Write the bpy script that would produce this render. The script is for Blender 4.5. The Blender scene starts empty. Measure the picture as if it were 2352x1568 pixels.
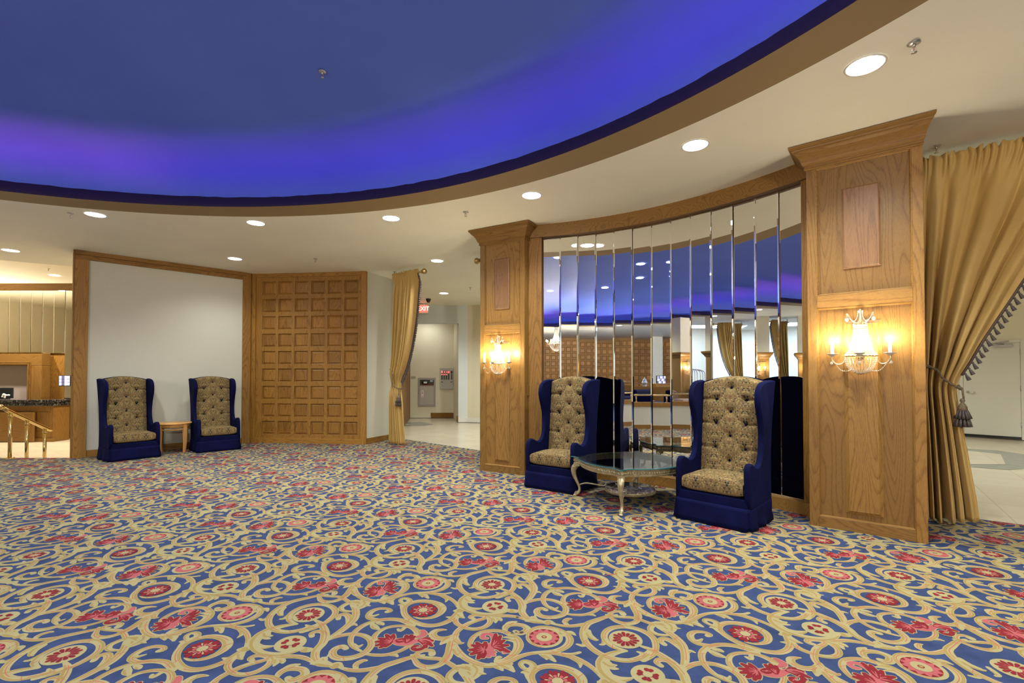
import bpy, math, random
from mathutils import Matrix, Vector
random.seed(7)
PI = math.pi
SC = bpy.context.scene
COL = SC.collection
# ------------------------------------------------------------------ camera, world, exposure
EYE = 1.37
cam = bpy.data.cameras.new('camera'); camo = bpy.data.objects.new('camera', cam); COL.objects.link(camo)
cam.sensor_fit = 'HORIZONTAL'; cam.sensor_width = 36.0
cam.lens = 36.0 * 1105 / 2352
cam.shift_x = 0.0; cam.shift_y = (864 - 1105 * math.tan(math.radians(1)) - 784) / 2352
cam.clip_start = 0.05; cam.clip_end = 200
camo.location = (0, 0, EYE); camo.rotation_euler = (math.radians(91.0), 0, 0)
SC.camera = camo
wd = bpy.data.worlds.new('world'); SC.world = wd; wd.use_nodes = True
wd.node_tree.nodes['Background'].inputs[0].default_value = (0.8, 0.85, 1, 1)
wd.node_tree.nodes['Background'].inputs[1].default_value = 0.02
SC.view_settings.view_transform = 'Standard'; SC.view_settings.look = 'None'
SC.view_settings.gamma = 1.0; SC.view_settings.use_curve_mapping = False
SC.view_settings.exposure = 1.13
SC.cycles.use_denoising = True
SC.cycles.max_bounces = 9; SC.cycles.diffuse_bounces = 4; SC.cycles.glossy_bounces = 6; SC.cycles.transmission_bounces = 6
SC.cycles.transparent_max_bounces = 8
SC.cycles.caustics_reflective = False; SC.cycles.caustics_refractive = False
SC.cycles.sample_clamp_indirect = 6.0

DOWN_W = 120.0        # watts of one recessed downlight
SCONCE_W = 27.0
CHAND_W = 900.0
COVE_E = 9.5

def lamp(kind, name, loc, power, color, parent=None, **kw):
    l = bpy.data.lights.new(name, kind); l.energy = power; l.color = color
    for k, v in kw.items(): setattr(l, k, v)
    o = bpy.data.objects.new(name, l); COL.objects.link(o); o.location = loc
    if parent: o.parent = parent
    return o

# ------------------------------------------------------------------ mesh builder
class MB:
    def __init__(s): s.v = []; s.f = []; s.m = []; s.s = []; s.T = None
    def add(s, vs, fs, mat=0, smooth=False, T=None):
        b = len(s.v)
        T = T or s.T
        if T is not None: vs = [tuple(T @ Vector(p)) for p in vs]
        s.v.extend(vs)
        for f in fs: s.f.append(tuple(i + b for i in f))
        s.m.extend([mat] * len(fs)); s.s.extend([smooth] * len(fs))
        return s
    def box(s, x0, x1, y0, y1, z0, z1, mat=0, T=None):
        v = [(x0,y0,z0),(x1,y0,z0),(x1,y1,z0),(x0,y1,z0),(x0,y0,z1),(x1,y0,z1),(x1,y1,z1),(x0,y1,z1)]
        return s.add(v, [(0,3,2,1),(4,5,6,7),(0,1,5,4),(1,2,6,5),(2,3,7,6),(3,0,4,7)], mat, False, T)
    def prism(s, poly, z0, z1, mat=0, T=None, smooth=False):
        n = len(poly)
        v = [(x, y, z0) for x, y in poly] + [(x, y, z1) for x, y in poly]
        s.add(v, [tuple(range(n-1, -1, -1)), tuple(range(n, 2*n))], mat, False, T)
        b = len(s.v) - 2*n
        for i in range(n):
            j = (i+1) % n
            s.f.append((b+i, b+j, b+n+j, b+n+i)); s.m.append(mat); s.s.append(smooth)
        return s
    def lathe(s, prof, n=24, mat=0, T=None, a0=0.0, a1=2*PI, smooth=True):
        full = abs(a1 - a0 - 2*PI) < 1e-6
        k = n if full else n + 1
        v = []
        for r, z in prof:
            for i in range(k):
                a = a0 + (a1-a0)*i/n
                v.append((r*math.cos(a), r*math.sin(a), z))
        f = []
        for j in range(len(prof)-1):
            for i in range(n):
                i2 = (i+1) % k
                f.append((j*k+i, j*k+i2, (j+1)*k+i2, (j+1)*k+i))
        return s.add(v, f, mat, smooth, T)
    def tube(s, pts, r, n=8, mat=0, T=None, caps=True, smooth=True):
        pts = [Vector(p) for p in pts]; N = len(pts)
        rs = r if isinstance(r, (list, tuple)) else [r]*N
        t0 = (pts[1]-pts[0]).normalized()
        up = Vector((0,0,1)) if abs(t0.z) < .9 else Vector((1,0,0))
        nn = (up - t0*up.dot(t0)).normalized()
        v = []
        for i, p in enumerate(pts):
            t = (pts[min(i+1,N-1)] - pts[max(i-1,0)])
            t = t.normalized() if t.length > 1e-9 else t0
            nn = (nn - t*nn.dot(t))
            nn = nn.normalized() if nn.length > 1e-6 else t.orthogonal().normalized()
            b = t.cross(nn)
            for k in range(n):
                a = 2*PI*k/n
                v.append(tuple(p + (nn*math.cos(a) + b*math.sin(a))*rs[i]))
        f = []
        for i in range(N-1):
            for k in range(n):
                k2 = (k+1) % n
                f.append((i*n+k, i*n+k2, (i+1)*n+k2, (i+1)*n+k))
        if caps:
            f.append(tuple(range(n-1,-1,-1))); f.append(tuple(range((N-1)*n, N*n)))
        return s.add(v, f, mat, smooth, T)
    def grid(s, fn, nu, nv, mat=0, T=None, smooth=True, flip=False):
        v = [fn(i/nu, j/nv) for j in range(nv+1) for i in range(nu+1)]
        f = []
        for j in range(nv):
            for i in range(nu):
                a = j*(nu+1)+i
                q = (a, a+1, a+nu+2, a+nu+1)
                f.append(q[::-1] if flip else q)
        return s.add(v, f, mat, smooth, T)
    def sphere(s, c, r, n=8, m=6, mat=0, T=None, sc=(1,1,1)):
        v = []; f = []
        for j in range(m+1):
            t = PI*j/m
            for i in range(n):
                a = 2*PI*i/n
                v.append((c[0]+r*sc[0]*math.sin(t)*math.cos(a), c[1]+r*sc[1]*math.sin(t)*math.sin(a), c[2]-r*sc[2]*math.cos(t)))
        for j in range(m):
            for i in range(n):
                i2 = (i+1) % n
                f.append((j*n+i, j*n+i2, (j+1)*n+i2, (j+1)*n+i))
        return s.add(v, f, mat, True, T)
    def gem(s, c, r, mat=0, T=None, zs=1.0):      # faceted crystal bead
        x, y, z = c
        v = [(x, y, z-r*zs)] + [(x+r*.8*math.cos(a), y+r*.8*math.sin(a), z-r*.35*zs) for a in (0, 1.047, 2.094, 3.142, 4.189, 5.236)] \
            + [(x+r*.8*math.cos(a+.52), y+r*.8*math.sin(a+.52), z+r*.35*zs) for a in (0, 1.047, 2.094, 3.142, 4.189, 5.236)] + [(x, y, z+r*zs)]
        f = []
        for i in range(6):
            j = (i+1) % 6
            f += [(0, 1+j, 1+i), (1+i, 1+j, 7+i), (1+j, 7+j, 7+i), (7+i, 7+j, 13)]
        return s.add(v, f, mat, False, T)
    def build(s, name, mats, parent=None, bevel=0.0, seg=2, T=None, weld=False):
        me = bpy.data.meshes.new(name)
        me.from_pydata(s.v, [], s.f)
        if not isinstance(mats, (list, tuple)): mats = [mats]
        for m in mats: me.materials.append(m)
        me.polygons.foreach_set('material_index', s.m)
        me.polygons.foreach_set('use_smooth', s.s)
        me.update()
        o = bpy.data.objects.new(name, me); COL.objects.link(o)
        if T is not None: o.matrix_local = T
        if parent is not None: o.parent = parent
        if bevel:
            b = o.modifiers.new('bevel', 'BEVEL'); b.width = bevel; b.segments = seg; b.limit_method = 'ANGLE'; b.angle_limit = 0.6
        return o

def thing(name, label, cat, loc=(0,0,0), rz=0.0, group=None):
    o = bpy.data.objects.new(name, None); COL.objects.link(o)
    o.empty_display_size = .1
    o.location = loc; o.rotation_euler = (0,0,rz)
    o['label'] = label; o['category'] = cat
    if group: o['group'] = group
    return o
def tag(o, label, cat, group=None, kind=None):
    o['label'] = label; o['category'] = cat
    if group: o['group'] = group
    if kind: o['kind'] = kind
    return o
def struct(o, label=None):
    o['kind'] = 'structure'
    if label: o['label'] = label
    return o
def copy_tree(o, parent=None):
    c = o.copy(); COL.objects.link(c)
    if parent is not None: c.parent = parent
    for ch in list(o.children): copy_tree(ch, c)
    return c
def dup(root, loc, rz, label, group=None):
    r = copy_tree(root); r.location = loc; r.rotation_euler = (0,0,rz); r['label'] = label
    if group: r['group'] = group
    return r
def Tr(x, y, z): return Matrix.Translation((x, y, z))
def Rz(a): return Matrix.Rotation(a, 4, 'Z')
def Rx(a): return Matrix.Rotation(a, 4, 'X')
def Ry(a): return Matrix.Rotation(a, 4, 'Y')
def frame2(p0, p1, z=0.0):
    """local x runs from p0 to p1, local -y faces the viewer's side"""
    a = math.atan2(p1[1]-p0[1], p1[0]-p0[0])
    return Tr(p0[0], p0[1], z) @ Rz(a)
def crom(P, n):
    """Catmull-Rom through tuples, n points per span"""
    out = []; L = len(P); d = len(P[0])
    for i in range(L-1):
        p0 = P[max(i-1,0)]; p1 = P[i]; p2 = P[i+1]; p3 = P[min(i+2,L-1)]
        for k in range(n):
            t = k/n; t2 = t*t; t3 = t2*t
            out.append(tuple(.5*(2*p1[c]+(p2[c]-p0[c])*t+(2*p0[c]-5*p1[c]+4*p2[c]-p3[c])*t2+(3*p1[c]-p0[c]-3*p2[c]+p3[c])*t3) for c in range(d)))
    out.append(tuple(P[-1]))
    return out

# ------------------------------------------------------------------ materials
def newmat(name):
    m = bpy.data.materials.new(name); m.use_nodes = True
    nt = m.node_tree
    return m, nt, nt.nodes['Principled BSDF']
def node(nt, typ, **kw):
    n = nt.nodes.new(typ)
    for k, v in kw.items():
        if k.startswith('i_'):
            key = k[2:]
            key = int(key) if key.isdigit() else key.replace('_', ' ')
            n.inputs[key].default_value = v
        else: setattr(n, k, v)
    return n
def ramp(nt, src, stops):
    r = nt.nodes.new('ShaderNodeValToRGB')
    e = r.color_ramp.elements
    while len(e) < len(stops): e.new(.5)
    for k, (p, c) in enumerate(stops):
        e[k].position = p; e[k].color = (*c, 1) if len(c) == 3 else c
    nt.links.new(src, r.inputs[0])
    return r
def coords(nt, scale=(1,1,1), loc=None, rot=(0,0,0), rand=True):
    tc = node(nt, 'ShaderNodeTexCoord')
    mp = node(nt, 'ShaderNodeMapping'); mp.inputs['Scale'].default_value = scale; mp.inputs['Rotation'].default_value = rot
    nt.links.new(tc.outputs['Object'], mp.inputs['Vector'])
    if rand:
        oi = node(nt, 'ShaderNodeObjectInfo')
        mm = node(nt, 'ShaderNodeMath', operation='MULTIPLY', i_1=37.0)
        nt.links.new(oi.outputs['Random'], mm.inputs[0])
        ad = node(nt, 'ShaderNodeVectorMath', operation='ADD')
        nt.links.new(mp.outputs[0], ad.inputs[0]); nt.links.new(mm.outputs[0], ad.inputs[1])
        return ad.outputs[0]
    return mp.outputs[0]
def bump(nt, bsdf, height, strength=.2, dist=.01):
    b = node(nt, 'ShaderNodeBump', i_Strength=strength, i_Distance=dist)
    nt.links.new(height, b.inputs['Height']); nt.links.new(b.outputs[0], bsdf.inputs['Normal'])
def plain(name, col, rough=.5, metal=0.0, noise=0.0, nscale=30, spec=None, coat=0.0, sheen=0.0):
    m, nt, p = newmat(name)
    p.inputs['Base Color'].default_value = (*col, 1); p.inputs['Roughness'].default_value = rough; p.inputs['Metallic'].default_value = metal
    if spec is not None: p.inputs['Specular IOR Level'].default_value = spec
    if coat: p.inputs['Coat Weight'].default_value = coat; p.inputs['Coat Roughness'].default_value = .1
    if sheen: p.inputs['Sheen Weight'].default_value = sheen
    if noise:
        no = node(nt, 'ShaderNodeTexNoise', i_Scale=nscale, i_Detail=4.0)
        nt.links.new(coords(nt), no.inputs['Vector'])
        lo = tuple(c*(1-noise) for c in col); hi = tuple(min(1, c*(1+noise)) for c in col)
        r = ramp(nt, no.outputs[0], [(.3, lo), (.7, hi)])
        nt.links.new(r.outputs[0], p.inputs['Base Color'])
    return m
def emit(name, col, strength):
    m, nt, p = newmat(name)
    p.inputs['Base Color'].default_value = (*col, 1)
    p.inputs['Emission Color'].default_value = (*col, 1); p.inputs['Emission Strength'].default_value = strength
    return m
def oak(name, axis='z', light=(.235,.122,.030), dark=(.140,.062,.012), rough=.42, cell=0.0, figure=1.0):
    """clear-finished oak; grain runs along the object's x or z axis"""
    m, nt, p = newmat(name)
    g = {'z': (1,1,.11), 'x': (.11,1,1), 'y': (1,.11,1)}[axis]
    v = coords(nt, g)
    if cell:   # every coffer its own board
        tc = node(nt, 'ShaderNodeTexCoord'); sn = node(nt, 'ShaderNodeVectorMath', operation='SNAP', i_1=(cell,cell,cell))
        of = node(nt, 'ShaderNodeVectorMath', operation='ADD', i_1=(cell*.06, cell*.5, cell*.32))
        nt.links.new(tc.outputs['Object'], of.inputs[0]); nt.links.new(of.outputs[0], sn.inputs[0])
        wn = node(nt, 'ShaderNodeTexWhiteNoise'); nt.links.new(sn.outputs[0], wn.inputs[0])
        ad = node(nt, 'ShaderNodeVectorMath', operation='MULTIPLY_ADD', i_1=(9,9,9)); nt.links.new(wn.outputs['Color'], ad.inputs[0]); nt.links.new(v, ad.inputs[2])
        v = ad.outputs[0]
    big = node(nt, 'ShaderNodeTexNoise', i_Scale=3.0, i_Detail=1.5, i_Distortion=.25); nt.links.new(v, big.inputs[0])
    # growth-ring figure: contour lines of a stretched noise
    mu = node(nt, 'ShaderNodeMath', operation='MULTIPLY', i_1=34.0*figure); nt.links.new(big.outputs[0], mu.inputs[0])
    fr = node(nt, 'ShaderNodeMath', operation='FRACT'); nt.links.new(mu.outputs[0], fr.inputs[0])
    rr = ramp(nt, fr.outputs[0], [(0, (.0,.0,.0)), (.14, (.5,.5,.5)), (.38, (1,1,1)), (.86, (.88,.88,.88)), (1, (.0,.0,.0))])
    fine = node(nt, 'ShaderNodeTexNoise', i_Scale=210.0, i_Detail=2.0, i_Roughness=.6); nt.links.new(v, fine.inputs[0])
    fr2 = ramp(nt, fine.outputs[0], [(.36, (.1,.1,.1)), (.58, (1,1,1))])
    mx = node(nt, 'ShaderNodeMix', data_type='FLOAT', i_0=.42); nt.links.new(rr.outputs[0], mx.inputs[2]); nt.links.new(fr2.outputs[0], mx.inputs[3])
    cr = ramp(nt, mx.outputs[0], [(.15, dark), (.55, tuple((a+b)/2*1.06 for a, b in zip(light, dark))), (.95, light)])
    out = cr.outputs[0]
    tone = node(nt, 'ShaderNodeHueSaturation')
    src = wn.outputs['Value'] if cell else node(nt, 'ShaderNodeObjectInfo').outputs['Random']
    mr = node(nt, 'ShaderNodeMapRange', i_3=.80, i_4=1.16); nt.links.new(src, mr.inputs[0])
    nt.links.new(mr.outputs[0], tone.inputs['Value']); nt.links.new(out, tone.inputs['Color'])
    nt.links.new(tone.outputs[0], p.inputs['Base Color'])
    p.inputs['Roughness'].default_value = rough; p.inputs['Specular IOR Level'].default_value = .32
    bump(nt, p, mx.outputs[0], .06, .002)
    return m

M = {}
M['oak_v'] = oak('oak_vertical_grain', 'z')
M['oak_h'] = oak('oak_horizontal_grain', 'x')
M['oakd_v'] = oak('wall_oak_vertical_grain', 'z', (.285,.140,.027), (.155,.064,.010), .45)
M['oakd_h'] = oak('wall_oak_horizontal_grain', 'x', (.285,.140,.027), (.155,.064,.010), .45)
M['oak_coffer'] = oak('coffer_oak', 'z', (.29,.138,.026), (.150,.058,.008), .4, cell=.3455)
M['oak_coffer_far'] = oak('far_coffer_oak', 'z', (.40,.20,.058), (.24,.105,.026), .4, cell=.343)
M['oak_red'] = oak('reddish_oak_panel', 'z', (.26,.130,.055), (.16,.075,.030), .4)
M['ceil'] = plain('ceiling_paint', (.88,.86,.75), .75, noise=.03, nscale=1.2)
M['wallpaper'] = plain('cream_wallpaper', (.53,.51,.435), .8, noise=.04, nscale=260)
M['cream'] = plain('cream_paint', (.76,.70,.53), .7, noise=.02, nscale=3)
M['bluewhite'] = plain('cool_white_paint', (.70,.75,.76), .7, noise=.02, nscale=3)
M['white'] = plain('white_paint', (.78,.76,.70), .55)
M['doorw'] = plain('door_paint', (.70,.68,.60), .45)
M['fascia'] = plain('fascia_paint', (.27,.185,.085), .7)
M['navy'] = plain('fascia_navy_paint', (.010,.002,.032), .7)
M['brass'] = plain('polished_brass', (.83,.62,.28), .18, 1.0)
M['abrass'] = plain('antique_brass', (.42,.30,.13), .4, 1.0)
M['chrome'] = plain('chrome', (.8,.8,.8), .12, 1.0)
M['steel'] = plain('satin_steel', (.55,.55,.53), .35, 1.0)
M['black'] = plain('black_plastic', (.012,.012,.014), .35)
M['dark'] = plain('dark_grille', (.03,.03,.03), .6)
M['mirror'] = plain('mirror_silver', (.93,.94,.92), .0, 1.0)
M['white_gloss'] = plain('white_enamel', (.85,.85,.83), .3)
M['lens'] = emit('downlight_lens', (.95,.97,1.0), 14.0)
M['canring'] = plain('downlight_trim', (.75,.73,.68), .3, .4)
# ------------------------------------------------------------------ ceiling, ring, dome
CH = 3.5
RC = (-3.431, 0.0); RR = 6.386
OUT = [(13,-13),(13,13),(0,17.5),(-5.6,17.5),(-6.6,10.45),(-8.521,9.306),(-11.9,7.25),(-18.5,3.25),(-18.5,-13)]
def ray_out(a):
    d = (math.cos(a), math.sin(a)); best = 1e9
    for i in range(len(OUT)):
        p = OUT[i]; q = OUT[(i+1) % len(OUT)]
        ex, ey = q[0]-p[0], q[1]-p[1]
        den = d[0]*ey - d[1]*ex
        if abs(den) < 1e-9: continue
        rx, ry = p[0]-RC[0], p[1]-RC[1]
        t = (rx*ey - ry*ex)/den; u = (rx*d[1] - ry*d[0])/den
        if t > 0 and -1e-4 <= u <= 1+1e-4: best = min(best, t)
    return best
angs = sorted(set([2*PI*i/240 for i in range(240)] + [math.atan2(q[1]-RC[1], q[0]-RC[0]) % (2*PI) for q in OUT]))
n = len(angs)
cb = MB()
vin = [(RC[0]+RR*math.cos(a), RC[1]+RR*math.sin(a), CH) for a in angs]
vout = [(RC[0]+ray_out(a)*math.cos(a), RC[1]+ray_out(a)*math.sin(a), CH) for a in angs]
cb.add(vin+vout, [(i, (i+1) % n, n+(i+1) % n, n+i) for i in range(n)])
struct(cb.build('ceiling', M['ceil']))
# the fascia of the ring: cream below, navy paint above, with a hand-cut paint edge
FC = RC; FR = 6.06
def circ(c, r, a, z): return (c[0]+r*math.cos(a), c[1]+r*math.sin(a), z)
fb = MB(); N = 360
rows = []
rnd = random.Random(3)
for k in range(N):
    a = 2*PI*k/N
    rows.append([circ(RC, RR, a, CH), circ(RC, 6.03, a, 3.506), circ(RC, 6.03, a, 3.506), circ(RC, 6.06, a, 3.64 + rnd.uniform(-.005,.005)), circ(RC, 6.10, a, 3.64), circ(RC, 6.12, a, 3.512), circ(RC, 7.3, a, 3.512)])
v = [p for r in rows for p in r]
f = []; mi = []
for k in range(N):
    k2 = (k+1) % N
    for j, m_ in ((0,0),(2,1),(3,1),(4,1),(5,1)):
        f.append((k*7+j, k*7+j+1, k2*7+j+1, k2*7+j)); mi.append(m_)
fb.v = v; fb.f = f; fb.m = mi; fb.s = [True]*len(f)
struct(fb.build('trim_ring', [M['fascia'], M['navy']]))
# shallow dome: steep outer band, then a nearly flat centre
m, nt, p = newmat('blue_dome_paint')
p.inputs['Roughness'].default_value = .75
no = node(nt, 'ShaderNodeTexNoise', i_Scale=.5, i_Detail=3.0); nt.links.new(coords(nt), no.inputs[0])
r_ = ramp(nt, no.outputs[0], [(.3, (.072,.135,.60)), (.7, (.094,.168,.68))]); nt.links.new(r_.outputs[0], p.inputs['Base Color'])
no2 = node(nt, 'ShaderNodeTexNoise', i_Scale=2.5, i_Detail=6.0); nt.links.new(coords(nt, (1,1,1)), no2.inputs[0]); bump(nt, p, no2.outputs[0], .25, .02)
M['dome'] = m
db = MB()
prof = [(6.52,3.513),(6.51,3.78),(6.45,3.92),(6.28,4.02),(6.0,4.08),(5.4,4.19),(4.8,4.265),(3.9,4.335),(3.0,4.38),(1.6,4.43),(.01,4.45)]
db.lathe(prof, 120, T=Tr(RC[0], RC[1], 0))
struct(db.build('ceiling_dome', M['dome']))
# LED tape lying in the cove behind the fascia
M['led_blue'] = emit('cove_led_blue', (.50,.12,1.0), COVE_E)
M['led_violet'] = emit('cove_led_violet', (1.0,.20,.80), COVE_E*1.45)
lb = MB()
for k in range(180):
    a0 = 2*PI*k/180; a1 = 2*PI*(k+1)/180
    deg = math.degrees(a0)
    vio = (98 < deg < 150) or (225 < deg < 300) or (170 < deg < 190)
    vs = []
    for a in (a0, a1):
        for dr, dz in ((.160,3.514),(.184,3.538),(.192,3.530),(.168,3.512)): vs.append(circ(FC, FR+dr, a, dz))
    lb.add(vs, [(0,1,5,4)], 1 if vio else 0)
    lb.add(vs, [(1,2,6,5),(2,3,7,6)], 2)
o = lb.build('cove_light_strip', [M['led_blue'], M['led_violet'], M['white_gloss']])
tag(o, 'violet and blue light strip glowing inside the round ceiling cove', 'light strip')

# soffit towards the reception and the higher ceiling there
sb = MB()
seg = [(-5.6,17.5),(-6.6,10.45),(-8.521,9.306),(-11.9,7.25),(-18.5,3.25)]
for a, b in zip(seg[:-1], seg[1:]): sb.add([(a[0],a[1],CH),(b[0],b[1],CH),(b[0],b[1],4.13),(a[0],a[1],4.13)], [(0,1,2,3)])
sb.add([(-18.5,3.25,4.13),(-11.9,7.25,4.13),(-8.521,9.306,4.13),(-6.6,10.45,4.13),(-5.6,17.5,4.13),(-18.5,17.5,4.13)], [(0,1,2,3,4,5)])
struct(sb.build('ceiling_reception', M['cream']))

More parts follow.
